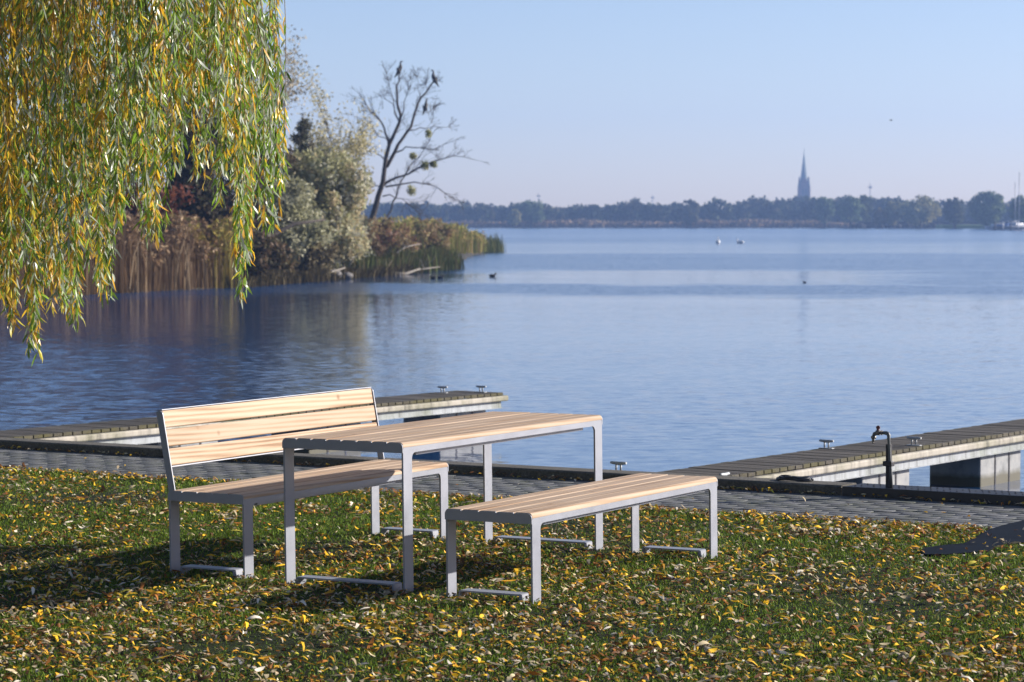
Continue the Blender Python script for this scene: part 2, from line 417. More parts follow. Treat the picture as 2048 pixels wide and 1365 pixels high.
# ================================================================== furniture
def frame_matrix(x0, y0, th):
    # local x runs along the piece (near end to far end), local y towards its back, z up from the lawn
    ca, sa = math.cos(th), math.sin(th)
    RG = Matrix(((ca, -sa, 0), (sa, ca, 0), (0, 0, 1)))
    M = (GM @ RG).to_4x4(); M.translation = g2w((x0, y0, 0)); return M
def slat_profile(y0, y1, z0, z1, r, rl=None, rr=None):
    rl = rl or r; rr = rr or r; pts = []
    def arc(cx, cz, rad, a0, a1, n=4):
        for i in range(n + 1):
            a = R(a0 + (a1 - a0) * i / n); pts.append((cx + rad * math.cos(a), cz + rad * math.sin(a)))
    arc(y1 - rr, z1 - rr, rr, 0, 90); arc(y0 + rl, z1 - rl, rl, 90, 180)
    s = .002; pts.append((y0, z0 + s)); pts.append((y0 + s, z0)); pts.append((y1 - s, z0)); pts.append((y1, z0 + s))
    return pts
LW = .076       # width of the flat bar
def side_leg(mb, L, far, H, y0, y1):
    """flat leg with a filleted inner corner where it turns into the rail"""
    Ht = H - .0245; rr = .03; rail = .030
    p = [(0, 0.003), (0, Ht - .012), (.004, Ht - .003), (.012, Ht), (LW + rr, Ht), (LW + rr, Ht - rail)]
    for i in range(1, 6):
        a = R(90 + 90 * i / 5); p.append((LW + rr + rr * math.cos(a), Ht - rail - rr + rr * math.sin(a)))
    p.append((LW, 0.003))
    if far: p = [(L - a, z) for a, z in p]
    mb.prism(p, 1, y0, y1)
def end_plate(mb, W, H, a0, a1, gaps, r=.024, hh=.052):
    p = [(-W, H - hh)]
    for i in range(6):
        a = R(180 - 90 * i / 5); p.append((-W + r + r * math.cos(a), H - r + r * math.sin(a) - .0015))
    for g in gaps:
        p += [(-g - .006, H - .0015), (-g - .002, H - .009), (-g + .002, H - .009), (-g + .006, H - .0015)]
    for i in range(6):
        a = R(90 - 90 * i / 5); p.append((-r + r * math.cos(a), H - r + r * math.sin(a) - .0015))
    p.append((0, H - hh))
    mb.prism(p, 0, a0, a1)
def foot(mb, W, x0, x1, inset=.066, h=.044):
    t = .008; g0 = -.010; y0, y1 = -W + .011, -.011
    a, b = -W + inset, -inset; s = .012
    o = [(y0, g0 + t), (a, g0 + t), (a + s * .4, h - s * .3), (a + s, h), (b - s, h), (b - s * .4, h - s * .3), (b, g0 + t), (y1, g0 + t)]
    i_ = [(y1, g0), (b - t, g0), (b - t - s * .4, h - t - s * .2), (b - s - t * .4, h - t), (a + s + t * .4, h - t), (a + t + s * .4, h - t - s * .2), (a + t, g0), (y0, g0)]
    mb.prism(o + i_, 0, x0, x1)
def make_piece(name, label, cat, L, W, H, n, M, back=False, group=None):
    """local y: 0 = back long side, -W = front long side"""
    root = empty(name); root.matrix_world = M; tag(root, label, cat, group)
    gap = .0035; pw = (W - gap * (n - 1)) / n; top = 'seat' if 'bench' in name else 'tabletop'
    mb = MB(); gaps = []
    for i in range(n):
        mb.r = random.random() + i; y0 = -W + i * (pw + gap)
        if i: gaps.append(-(y0 - gap / 2))
        dz = random.gauss(0, .0006)
        mb.prism(slat_profile(y0, y0 + pw, H - .0265, H + dz, .008, .02 if i == 0 else .008, .02 if i == n - 1 else .008), 0, .0065, L - .0065)
    o = mb.build(top, M_wood, root)
    gaps = sorted(gaps, reverse=True)
    for a0, a1 in ((0, .006), (L - .006, L)):
        mb = MB(); end_plate(mb, W, H, a0, a1, gaps); mb.build('end_plate', M_metal, root)
    for y0, y1 in ((-W + .001, -W + .011), (-.011, -.001)):
        for far in (0, 1):
            mb = MB(); side_leg(mb, L, far, H, y0, y1)
            if far == 0: mb.bm.transform(Matrix.Translation((.0065, 0, 0)))
            else: mb.bm.transform(Matrix.Translation((-.0065, 0, 0)))
            mb.build('leg', M_metal, root)
        mb = MB(); mb.box(LW + .03 + .0065, L - LW - .03 - .0065, y0, y1, H - .0545, H - .0245); mb.build('side_rail', M_metal, root)
    for y in (-W + .03, -.03 - .035):
        mb = MB(); mb.box(.16, L - .16, y, y + .035, H - .074, H - .0275, .003); mb.build('support_beam', M_metal, root)
    for x0 in (.0065, L - .0065 - LW):
        mb = MB(); foot(mb, W, x0, x0 + LW); mb.build('foot', M_metal, root)
    if back:
        lean = math.atan2(.074, .41); Rm = Matrix.Translation((0, -.012, H - .004)) @ Matrix.Rotation(lean, 4, 'X').inverted()
        Rm = Matrix.Translation((0, -.012, H - .004)) @ Matrix.Rotation(lean, 4, (1, 0, 0)).inverted() if False else Matrix.Translation((0, -.012, H - .004)) @ Matrix.Rotation(-lean, 4, 'X')
        hb = .418
        mb = MB(); z = .130
        for i in range(3):
            mb.r = 3.3 + i * 1.37; mb.box(.0075, L - .0075, -.030, -.006, z, z + .0885, .006, 3); z += .0995
        mb.build('backrest', M_wood, root, Rm)
        for a0, a1 in ((0, .0068), (L - .0068, L)):
            mb = MB(); p = [(-.036, 0), (-.036, hb - .02)]
            for i in range(6): a = R(180 - 90 * i / 5); p.append((-.036 + .02 + .02 * math.cos(a), hb - .02 + .02 * math.sin(a)))
            p += [(.004, hb), (.004, 0)]
            mb.prism(p, 0, a0, a1); mb.build('back_frame', M_metal, root, Rm)
        for z0, z1 in ((.1215, .1275), (.4205, .4245)):
            mb = MB(); mb.box(.007, L - .007, -.03 if z0 > .3 else -.02, .002, z0, z1); mb.build('back_rail', M_metal, root, Rm)
    return root
make_piece('picnic_table', 'tall larch slatted table on flat silver metal legs between the two benches', 'table', 1.952, .728, .74, 8,
           frame_matrix(-1.1566, 13.5175, 1.0150))
make_piece('backless_bench', 'low slatted wooden bench without a back, on silver legs in front of the table', 'bench', 1.948, .486, .434, 5,
           frame_matrix(-.3331, 12.9684, 1.0285), group='benches beside the table')
make_piece('backrest_bench', 'slatted wooden bench with a three-board backrest, behind the table', 'bench', 1.948, .486, .434, 5,
           frame_matrix(-1.7932, 13.9798, 1.0272), back=True, group='benches beside the table')

# ================================================================== pontoons, cleats, tap, mat
def stained(name, c, rough, sc_=8):
    m, t, b = mat(name); tc = t.nodes.new('ShaderNodeTexCoord').outputs['Object']
    n = noise(t, mapping(t, tc, (sc_, sc_, 1.2)), 1, 6, .7, .6); n2 = noise(t, tc, 1.6, 6, .7)
    r = ramp(t, [(.34, tuple(x * .35 for x in c)), (.46, tuple(x * .85 for x in c)), (.7, tuple(x * 1.12 for x in c))]); t.links.new(n.outputs[0], r.inputs[0])
    r2 = ramp(t, [(.36, (.55, .58, .45)), (.56, (1, 1, 1))]); t.links.new(n2.outputs[0], r2.inputs[0])
    t.links.new(mixc(t, 1, r.outputs[0], r2.outputs[0], 'MULTIPLY'), b.inputs['Base Color']); b.inputs['Roughness'].default_value = rough
    bump(t, n.outputs[0], .3, .005, b); return m
def deck_mat():
    m, t, b = mat('weathered_planks'); a = t.nodes.new('ShaderNodeAttribute'); a.attribute_name = 'rnd'
    tc = t.nodes.new('ShaderNodeTexCoord').outputs['Object']
    n = noise(t, mapping(t, tc, (60, 3, 60)), 1, 5, .7); n2 = noise(t, tc, 2.2, 5, .7)
    r = ramp(t, [(.3, (.04, .036, .03)), (.7, (.13, .118, .10))]); t.links.new(n.outputs[0], r.inputs[0])
    hs = t.nodes.new('ShaderNodeHueSaturation'); t.links.new(r.outputs[0], hs.inputs['Color'])
    t.links.new(math_(t, 'ADD', math_(t, 'MULTIPLY', math_(t, 'FRACT', a.outputs['Fac']), .5), .7), hs.inputs['Value'])
    # moss on the outer ends of the boards
    sep = t.nodes.new('ShaderNodeSeparateXYZ'); t.links.new(tc, sep.inputs[0])
    e = ramp(t, [(.0, (0,) * 3), (.06, (1,) * 3)]); t.links.new(math_(t, 'SUBTRACT', math_(t, 'ABSOLUTE', sep.outputs['Y']), .23), e.inputs[0])
    e2 = ramp(t, [(.38, (0,) * 3), (.6, (1,) * 3)]); t.links.new(n2.outputs[0], e2.inputs[0])
    c = mixc(t, math_(t, 'MULTIPLY', e.outputs[0], e2.outputs[0]), hs.outputs[0], (.085, .078, .035))
    t.links.new(c, b.inputs['Base Color']); b.inputs['Roughness'].default_value = .85; b.inputs['Specular IOR Level'].default_value = .2
    bump(t, n.outputs[0], .5, .004, b); return m
M_deck = deck_mat(); M_rub = stained('pale_rub_rail', (.42, .385, .315), .75, 9); M_beam = stained('stained_steel', (.36, .385, .40), .5, 14)
def float_mat():
    m, t, b = mat('float_concrete'); tc = t.nodes.new('ShaderNodeTexCoord').outputs['Object']
    n = noise(t, tc, 5, 7, .7); r = ramp(t, [(.3, (.10, .11, .11)), (.5, (.25, .26, .26)), (.75, (.36, .355, .33))]); t.links.new(n.outputs[0], r.inputs[0])
    sep = t.nodes.new('ShaderNodeSeparateXYZ'); t.links.new(tc, sep.inputs[0])
    z = math_(t, 'ADD', sep.outputs['Z'], math_(t, 'MULTIPLY', n.outputs[0], .05))
    w_ = ramp(t, [(.0, (1,) * 3), (.05, (0,) * 3)]); t.links.new(math_(t, 'ADD', z, .34), w_.inputs[0])
    t.links.new(mixc(t, w_.outputs[0], r.outputs[0], (.08, .075, .045)), b.inputs['Base Color']); b.inputs['Roughness'].default_value = .6
    return m
M_float = float_mat()
def cleat(loc, dirv, label, group='mooring cleats', s=1.0):
    ang = math.atan2(dirv.y, dirv.x)
    root = empty('mooring_cleat', loc, (0, 0, ang)); tag(root, label, 'cleat', group)
    mb = MB()
    n = 7; pth = [(-.062 * s + .124 * s * i / (n - 1), 0, .058 * s + .004 * s * abs(i - 3) / 3) for i in range(n)]
    mb.tube(pth, [.0085 * s, .0105 * s, .012 * s, .012 * s, .012 * s, .0105 * s, .0085 * s], 10); mb.build('horn', M_galv, root)
    for x in (-.018, .018):
        mb = MB(); mb.tube([(x * s, 0, .005), (x * s, 0, .052 * s)], .007 * s, 8); mb.build('post', M_galv, root)
    mb = MB(); mb.box(-.06 * s, .06 * s, -.022, .022, 0, .006, .002); mb.build('base_plate', M_galv, root)
    return root
def pontoon(u0, w, v0, v1, zd, floats, label, green=1):
    """local x runs out along the pontoon, local y across, origin on the deck centre line at the quay"""
    o = uv(u0 + w / 2, v0, zd); ang = math.atan2(V.y, V.x)
    root = empty('pontoon', o, (0, 0, ang)); tag(root, label, 'pontoon', 'finger pontoons at the quay')
    L = v1 - v0; mb = MB(); n = int(L / .115)
    for i in range(n):
        a = i * L / n; mb.r = random.random() * 9
        mb.box(a + .005, a + L / n - .005, -w / 2, w / 2, -.03 + random.gauss(0, .001), random.gauss(0, .0012), .003, 1)
    mb.build('deck', M_deck, root)
    for s in (-1, 1):
        mb = MB(); y = s * (w / 2 + .012)
        mb.box(.0, L + .03, min(y - .02, y + .035 * s), max(y - .02, y + .035 * s) if s > 0 else y + .02, -.088, -.032, .014, 3)
        mb.build('rub_rail', M_rub, root)
        mb = MB(); y = s * (w / 2 - .015); mb.box(.05, L - .04, y - .012, y + .012, -.158, -.0885)
        mb.box(.05, L - .04, y - .03, y + .014, -.162, -.156); mb.build('side_beam', M_beam, root)
    mb = MB(); mb.box(L + .005, L + .07, -w / 2 - .02, w / 2 + .02, -.0875, -.0325, .016, 3); mb.build('rub_rail', M_rub, root)
    for a in floats:
        a -= v0; mb = MB(); ww = .47
        mb.box(a, a + .82, -ww / 2, ww / 2, WATER - zd - .16, -.160, .018, 3)
        f = mb.build('float', M_float, root)
        for q in (.29, .57):
            t = .004
            for s in (-1, 1):
                mb = MB(); mb.box(a + q - .012, a + q + .012, min(s * ww / 2, s * (ww / 2 + t)), max(s * ww / 2, s * (ww / 2 + t)), WATER - zd - .12, -.165)
                mb.build('strap', M_black, f)
    return root
pontoon(-16.76, .60, 15.83, 23.17, .05, (17.9, 20.02, 22.13), 'far narrow floating pontoon with mossy planks, its pale rounded tip ending in open water')
pontoon(-10.14, .57, 15.83, 23.3, .05, (16.55, 18.62, 20.75), 'nearer floating pontoon of brown planks on grey floats, beside the standpipe tap')
# cleats on the pontoons
cleat(at(1237, 944.5, 19.02) * 1, U, 'dark steel mooring cleat on the kerb between the table and the nearer pontoon', s=1.05)
cleat(uv(-9.33, 16.02, .051), V, 'small steel mooring cleat seen end-on just behind the far corner of the backless bench')
for (uu, vv, lab) in ((-16.62, 22.72, 'steel mooring cleat on the far pontoon, the one set back from the tip'),
                      (-16.34, 23.02, 'steel mooring cleat on the far pontoon, the one closest to its tip'),
                      (-10.08, 18.9, 'steel mooring cleat on the lake side of the nearer pontoon, showing just behind the tap'),
                      (-9.64, 19.55, 'steel mooring cleat on the open planks of the nearer pontoon, right of the tap')):
    cleat(uv(uu, vv, .051), U, lab)

def standpipe():
    b = uvg(-7.9, 15.66, .055); root = empty('standpipe_tap', b, (0, 0, math.atan2(U.y, U.x))); tag(root, 'upright water tap with a small red handle, strapped to a post on the quay edge', 'tap')
    mb = MB(); mb.box(-.018, .018, -.014, .014, 0, .30, .003); mb.build('post', simple('dark_post', (.02, .02, .02), .7), root)
    root.scale = (.94, .94, .94)
    mb = MB(); P = [(.03, -.016, 0), (.024, -.015, .1), (.012, -.012, .22), (0.004, -.01, .33), (.003, -.01, .362), (-.004, -.01, .373), (-.016, -.01, .377), (-.04, -.01, .377), (-.092, -.01, .375), (-.106, -.01, .368), (-.112, -.01, .352)]
    mb.tube(P, [.0105] * 4 + [.0135, .0145, .014, .011, .011, .013, .012], 10)
    mb.build('pipe', simple('tap_pipe', (.13, .14, .14), .5, .5), root)
    mb = MB(); mb.tube([(-.045, -.01, .377), (-.052, -.01, .377)], .017, 10); mb.tube([(-.064, -.01, .377), (-.092, -.01, .376)], .018, 10); mb.tube([(-.112, -.01, .352), (-.113, -.01, .335)], .019, 10); mb.tube([(-.113, -.01, .335), (-.115, -.01, .312)], [.012, .009], 10)
    mb.tube([(-.115, -.01, .312), (-.116, -.01, .298)], [.006, .004], 8)
    mb.build('spout', simple('tap_brass', (.20, .19, .17), .4, .7), root)
    mb = MB(); mb.tube([(-.078, -.01, .385), (-.078, -.01, .405)], [.008, .012], 8); mb.ball((-.078, -.01, .412), .014, 1.2, .5, 1); mb.build('handle', simple('red_handle', (.16, .035, .03), .5), root)
    mb = MB(); mb.box(-.032, .036, -.032, .018, .15, .185, .004); mb.build('bracket', M_black, root)
    return root
standpipe()

def mesh_plate():
    m, t, b = mat('wet_tread_plate'); tc = t.nodes.new('ShaderNodeTexCoord').outputs['Object']
    n = noise(t, tc, 4, 5, .6); r = ramp(t, [(.3, (.010, .012, .015)), (.7, (.03, .034, .042))]); t.links.new(n.outputs[0], r.inputs[0]); t.links.new(r.outputs[0], b.inputs['Base Color'])
    b.inputs['Metallic'].default_value = .2; b.inputs['Roughness'].default_value = .6
    mb = MB()
    L = 9.0
    mb.box(0, L, -.012, .27, -.012, 0.0, .002); i = 0
    for i in range(int(L / .045)):
        for j in range(6):
            x = .03 + i * .045 + (j % 2) * .0225; y = .01 + j * .045
            a = .7 if (i + j) % 2 else -.7
            if random.random() < .25: continue
            d = Vector((math.cos(a), math.sin(a), 0)) * .011; e = Vector((-d.y, d.x, 0)) * .28
            A = [mb.bm.verts.new(Vector((x, y, .0005)) + q) for q in (-d, e, d, -e)]; T = mb.bm.verts.new((x, y, .004))
            for k in range(4): mb.bm.faces.new([A[k], A[(k + 1) % 4], T])
    o = empty('tread_plate', uvg(-8.19, 15.60, .056), None); o.rotation_euler = (0, -math.atan(GA * U.x + GB * U.y), math.atan2(U.y, U.x))
    tag(o, 'dark steel tread plate strip laid along the quay edge at the foot of the tap', 'plate')
    mb.build('tread', m, o)
    mb = MB(); mb.box(0, L, -.03, -.013, -.10, .004, .004); mb.build('edge_bar', M_black, o)
mesh_plate()

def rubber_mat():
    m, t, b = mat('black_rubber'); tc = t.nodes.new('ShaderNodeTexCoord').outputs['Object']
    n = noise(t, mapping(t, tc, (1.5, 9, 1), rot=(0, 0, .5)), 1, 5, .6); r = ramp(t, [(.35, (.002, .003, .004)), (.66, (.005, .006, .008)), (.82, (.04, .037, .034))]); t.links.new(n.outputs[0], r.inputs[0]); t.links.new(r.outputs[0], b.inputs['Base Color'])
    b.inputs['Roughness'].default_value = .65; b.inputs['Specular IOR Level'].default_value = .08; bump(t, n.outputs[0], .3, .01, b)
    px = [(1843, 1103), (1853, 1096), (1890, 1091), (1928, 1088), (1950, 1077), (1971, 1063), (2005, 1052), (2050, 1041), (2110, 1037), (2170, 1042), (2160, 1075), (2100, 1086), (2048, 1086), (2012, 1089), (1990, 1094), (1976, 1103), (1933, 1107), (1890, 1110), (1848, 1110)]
    P = []
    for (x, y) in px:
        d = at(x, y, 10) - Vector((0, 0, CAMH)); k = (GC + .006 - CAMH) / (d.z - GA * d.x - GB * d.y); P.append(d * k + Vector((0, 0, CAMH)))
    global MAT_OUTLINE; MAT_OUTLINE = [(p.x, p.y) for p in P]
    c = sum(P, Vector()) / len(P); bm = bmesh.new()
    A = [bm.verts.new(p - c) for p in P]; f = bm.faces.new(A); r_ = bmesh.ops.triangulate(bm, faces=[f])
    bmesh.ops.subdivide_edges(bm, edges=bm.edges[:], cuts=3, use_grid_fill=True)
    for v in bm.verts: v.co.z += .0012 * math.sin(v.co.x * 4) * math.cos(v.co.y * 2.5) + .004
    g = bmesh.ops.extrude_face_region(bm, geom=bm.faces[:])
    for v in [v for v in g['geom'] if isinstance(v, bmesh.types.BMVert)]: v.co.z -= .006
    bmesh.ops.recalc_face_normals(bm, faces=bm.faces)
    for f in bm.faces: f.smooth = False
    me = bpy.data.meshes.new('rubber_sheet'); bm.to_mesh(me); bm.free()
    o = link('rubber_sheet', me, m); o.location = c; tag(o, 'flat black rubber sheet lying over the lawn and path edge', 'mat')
rubber_mat()

# dark rags left on the kerb near the tap
def rags():
    o = empty('old_rope', uvg(-8.62, 15.72, .062), (0, 0, math.atan2(U.y, U.x))); tag(o, 'flattened coil of dark old rope lying on the kerb left of the tap', 'rope')
    for k in range(3):
        mb = MB(); P = []
        for i in range(26):
            a = i / 25 * 2 * math.pi * 1.3 + k; P.append((.13 * math.cos(a) * (1 - .1 * k) + random.gauss(0, .004), .045 * math.sin(a) + random.gauss(0, .003), .010 + k * .006 + .004 * math.sin(3 * a)))
        mb.tube(P, .008, 6); mb.build('loop', M_black, o)
rags()

# ================================================================== grass and fallen leaves
def field(x, y, s, seed):
    r = np.random.default_rng(seed); v = 0
    for k in range(9):
        a = r.uniform(0, 2 * np.pi); fr = s * r.uniform(.5, 2.2); v = v + np.sin((x * np.cos(a) + y * np.sin(a)) * fr + r.uniform(0, 7))
    return v / 3.0
def in_lawn(x, y): return (x * V.x + y * V.y) < 14.315
def scatter(n_per, wide=1.6, y0=9.2, y1=20.6):
    A = (y1 - y0) * 2 * (.19 * y1 + wide); n = int(n_per * A)
    y = rng.uniform(y0, y1, n); x = rng.uniform(-1, 1, n) * (.19 * y1 + wide)
    k = (np.abs(x) < .19 * y + wide) & in_lawn(x, y); return x[k], y[k]
def on_mat(x, y):
    poly = MAT_OUTLINE; inside = np.zeros(len(x), bool)
    for i in range(len(poly)):
        (xa, ya), (xb, yb) = poly[i], poly[(i + 1) % len(poly)]
        inside ^= ((ya > y) != (yb > y)) & (x < (xb - xa) * (y - ya) / (yb - ya + 1e-12) + xa)
    return inside
def build_grass():
    x, y = scatter(5200); dens = field(x, y, 1.6, 3)
    keep = rng.random(len(x)) < np.clip(.85 + .3 * dens, .35, 1); x, y = x[keep], y[keep]
    x2, y2 = scatter(1500, 5.0, 7.0, 22); k = np.abs(x2) > .19 * y2 + 1.5; x = np.concatenate([x, x2[k]]); y = np.concatenate([y, y2[k]])
    # tufts of longer grass along the path edge
    n = 9000; u_ = rng.uniform(-19, -2, n); v_ = 14.31 - np.abs(rng.normal(0, .05, n)); xe = u_ * U.x + v_ * V.x; ye = u_ * U.y + v_ * V.y
    x = np.concatenate([x, xe]); y = np.concatenate([y, ye]); k = ~on_mat(x, y); x, y = x[k], y[k]; n = len(x)
    z = gz(x, y) - .004
    h = rng.gamma(6, .0027, n) * (1 + .25 * field(x, y, 2.3, 9)); h = np.clip(h, .008, .05)
    wd = rng.uniform(.0022, .0042, n); a = rng.uniform(0, 2 * np.pi, n); la = rng.uniform(0, 2 * np.pi, n); ln = h * rng.uniform(.1, 1.1, n)
    dx, dy = np.cos(a) * wd, np.sin(a) * wd; lx, ly = np.cos(la) * ln, np.sin(la) * ln
    P = np.zeros((n, 5, 3), np.float32)
    P[:, 0] = np.stack([x - dx, y - dy, z], 1); P[:, 1] = np.stack([x + dx, y + dy, z], 1)
    P[:, 2] = np.stack([x + dx * .8 + lx * .35, y + dy * .8 + ly * .35, z + h * .6], 1); P[:, 3] = np.stack([x - dx * .8 + lx * .35, y - dy * .8 + ly * .35, z + h * .6], 1)
    P[:, 4] = np.stack([x + lx, y + ly, z + h * rng.uniform(.85, 1, n)], 1)
    b = np.arange(n)[:, None] * 5
    q = (b + np.array([0, 1, 2, 3])); tr = (b + np.array([3, 2, 4]))
    fl = np.concatenate([q, tr], 1).ravel(); tot = np.tile([4, 3], n)
    base = np.array([[.135, .225, .02], [.20, .285, .035], [.08, .135, .016], [.32, .29, .09]]); ci = rng.choice(4, n, p=[.42, .3, .2, .08])
    c = base[ci] * rng.uniform(.75, 1.3, (n, 1)); cc = np.repeat(c[:, None], 5, 1)
    me = npmesh('grass', P.reshape(-1, 3), fl, tot, cc.reshape(-1, 3))
    tag(link('grass', me, M_blade), 'short green grass of the lawn', 'grass', kind='stuff')
build_grass()
PAL = np.array([[.82, .50, .03], [.70, .36, .03], [.34, .13, .025], [.60, .50, .30], [.46, .36, .22], [.12, .06, .025], [.66, .60, .48], [.50, .44, .06], [.22, .10, .035]])
PP = np.array([.20, .09, .12, .17, .12, .10, .06, .05, .09])
def leaf_mesh(x, y, z, length, width, yaw, pitch, roll, curl, fold, c, name):
    n = len(x); ts = np.array([0, .22, .5, .78, 1.0]); ws = np.array([0.08, .75, 1.0, .72, .05])
    P = np.zeros((n, 10, 3)); 
    for i, (t, w_) in enumerate(zip(ts, ws)):
        lx = (t - .5) * length; lz = -curl * ((t - .5) ** 2 - .12) * length * 4
        for s, side in ((-1, 0), (1, 1)):
            ly = s * w_ * width * .5; zz = lz + fold * abs(w_) * width * .5
            P[:, i * 2 + side] = np.stack([lx + 0 * ly, ly, zz], 1)
    cr, sr = np.cos(roll)[:, None], np.sin(roll)[:, None]; Y = P[..., 1] * cr - P[..., 2] * sr; Z = P[..., 1] * sr + P[..., 2] * cr; X = P[..., 0]
    cq, sq = np.cos(pitch)[:, None], np.sin(pitch)[:, None]; X2 = X * cq - Z * sq; Z2 = X * sq + Z * cq
    cy_, sy_ = np.cos(yaw)[:, None], np.sin(yaw)[:, None]; X3 = X2 * cy_ - Y * sy_; Y3 = X2 * sy_ + Y * cy_
    V_ = np.stack([X3 + x[:, None], Y3 + y[:, None], Z2 + z[:, None]], -1)
    b = np.arange(n)[:, None] * 10; f = np.concatenate([b + np.array([2 * i, 2 * i + 2, 2 * i + 3, 2 * i + 1]) for i in range(4)], 1).ravel()
    return npmesh(name, V_.reshape(-1, 3), f, np.full(n * 4, 4), np.repeat(c[:, None], 10, 1).reshape(-1, 3), smooth=True)
def build_litter():
    x, y = scatter(1550, 1.6); d = .6 * field(x, y, 1.5, 5) + .6 * field(x, y, 5.5, 6)
    d = d + (13.2 - y) * .17
    keep = rng.random(len(x)) < np.clip(.38 + .22 * d, .05, 1.0); x, y = x[keep], y[keep]
    x2, y2 = scatter(380, 5.0, 7.0, 22); k = np.abs(x2) > .19 * y2 + 1.5; x = np.concatenate([x, x2[k]]); y = np.concatenate([y, y2[k]])
    # drift against the lawn edge and in the kerb gutter, a few on the paving
    n = 2600; u_ = rng.uniform(-19, -2, n); v_ = 14.30 - np.abs(rng.normal(0, .12, n)); x = np.concatenate([x, u_ * U.x + v_ * V.x]); y = np.concatenate([y, u_ * U.y + v_ * V.y])
    z = gz(x, y) + rng.uniform(.008, .028, len(x))
    n = 900; u_ = -19 + 17 * rng.random(n) ** 1.3; v_ = 15.575 - np.abs(rng.normal(0, .03, n)); gx, gy = u_ * U.x + v_ * V.x, u_ * U.y + v_ * V.y
    m = 60; u3 = rng.uniform(-19, -2, m); v3 = rng.uniform(14.4, 15.5, m); hx, hy = u3 * U.x + v3 * V.x, u3 * U.y + v3 * V.y
    z = np.concatenate([z, gz(gx, gy) + rng.uniform(.003, .02, n), gz(hx, hy) + .008]); x = np.concatenate([x, gx, hx]); y = np.concatenate([y, gy, hy])
    n = len(x); ln = rng.uniform(.018, .066, n); wd = rng.uniform(.007, .015, n)
    rnd_ = rng.random(n) < .38; ln[rnd_] = rng.uniform(.016, .036, rnd_.sum()); wd[rnd_] = rng.uniform(.011, .021, rnd_.sum())
    big = rng.random(n) < .09; ln[big] = rng.uniform(.065, .10, big.sum()); wd[big] = rng.uniform(.014, .022, big.sum())
    c = PAL[rng.choice(len(PAL), n, p=PP)] * rng.uniform(.5, 1.6, (n, 1))
    # the rubber sheet has been swept nearly clear
    inside = on_mat(x, y)
    k = ~inside | (rng.random(n) < .07); z = np.where(inside, gz(x, y) + .020, z)
    x, y, z, ln, wd, c = x[k], y[k], z[k], ln[k], wd[k], c[k]; n = len(x)
    me = leaf_mesh(x, y, z, ln, wd, rng.uniform(0, 2 * np.pi, n), rng.normal(0, .18, n), rng.normal(0, .38, n), rng.normal(0.04, .24, n), rng.uniform(-.2, .7, n), c, 'fallen_leaves')
    tag(link('fallen_leaves', me, M_litter), 'yellow, orange and tan willow leaves scattered over the lawn', 'fallen leaves', kind='stuff')
build_litter()

# ================================================================== trees
def jitter_path(a, b, n, amp, sag=0.0):
    a, b = Vector(a), Vector(b); L = (b - a).length; P = []
    for i in range(n + 1):
        t = i / n; p = a.lerp(b, t)
        if 0 < i < n: p += Vector((random.gauss(0, 1), random.gauss(0, 1), random.gauss(0, 1))) * amp * L
        p.z -= sag * L * 4 * t * (1 - t); P.append(p)
    return P
def grow(mb, p, d, L, r, depth, spread=.7, up=.15, kids=(3, 4), nseg=4, tips=None, ratio=.68, minr=.004, sides=6):
    P = [Vector(p)]; d = Vector(d).normalized(); dirs = [d.copy()]
    for i in range(nseg):
        d = (d + Vector((random.gauss(0, .13), random.gauss(0, .13), random.gauss(0, .1) + up * .25))).normalized()
        P.append(P[-1] + d * L / nseg); dirs.append(d.copy())
    rr = [max(minr, r * (1 - .55 * i / nseg)) for i in range(nseg + 1)]
    mb.tube(P, rr, max(3, sides), cap=False)
    if tips is not None and depth <= 1: tips.extend([(P[-1], d.copy()), (P[nseg // 2 + 1], d.copy())])
    if depth <= 0: return
    k = random.randint(*kids)
    for j in range(k):
        i = nseg if j == 0 else random.randint(max(1, nseg // 3), nseg)
        ax = dirs[i].orthogonal().normalized(); ax = Matrix.Rotation(random.uniform(0, 2 * math.pi), 3, dirs[i]) @ ax
        nd = (Matrix.Rotation(random.uniform(.35, 1.0) * spread * (0.5 if j == 0 else 1), 3, ax) @ dirs[i]); nd.z += up; nd.normalize()
        grow(mb, P[i], nd, L * ratio * random.uniform(.75, 1.15), rr[i] * .68, depth - 1, spread, up, kids, max(3, nseg - 1), tips, ratio, minr, max(3, sides - 1))
def clump_leaves(cent, rad, per, size, pal, pp=None, flat=.8, seed=0, vary=.25, elong=1.6, droop=0.0):
    """many small leaf faces round each centre; returns verts, flat faces, totals, colours"""
    r = np.random.default_rng(seed); cent = np.asarray(cent, float).reshape(-1, 3); k = len(cent)
    rad = np.broadcast_to(rad, (k,)); n = k * per
    q = r.normal(0, 1, (n, 3)); q /= np.linalg.norm(q, axis=1)[:, None]; q *= (r.random(n) ** .5)[:, None]
    q[:, 2] *= flat; c = np.repeat(cent, per, 0) + q * np.repeat(rad, per)[:, None]
    a = r.normal(0, 1, (n, 3)); a[:, 2] -= droop * 2; a /= np.linalg.norm(a, axis=1)[:, None]
    b = np.cross(a, r.normal(0, 1, (n, 3))); b /= np.linalg.norm(b, axis=1)[:, None]
    s = (size * r.uniform(.6, 1.35, n))[:, None]; A = a * s * elong * .5; B = b * s * .5
    P = np.stack([c - A, c + B * .8, c + A, c - B * .8], 1)
    pal = np.asarray(pal, float); ci = r.choice(len(pal), k, p=pp); cc = pal[np.repeat(ci, per)]
    mixi = r.random(n) < .3; cc[mixi] = pal[r.choice(len(pal), mixi.sum(), p=pp)]
    cc = cc * r.uniform(1 - vary, 1 + vary, (n, 1)) * np.repeat(r.uniform(.8, 1.2, k), per)[:, None]
    return P.reshape(-1, 3), np.arange(n * 4), np.full(n, 4), np.repeat(cc, 4, 0)
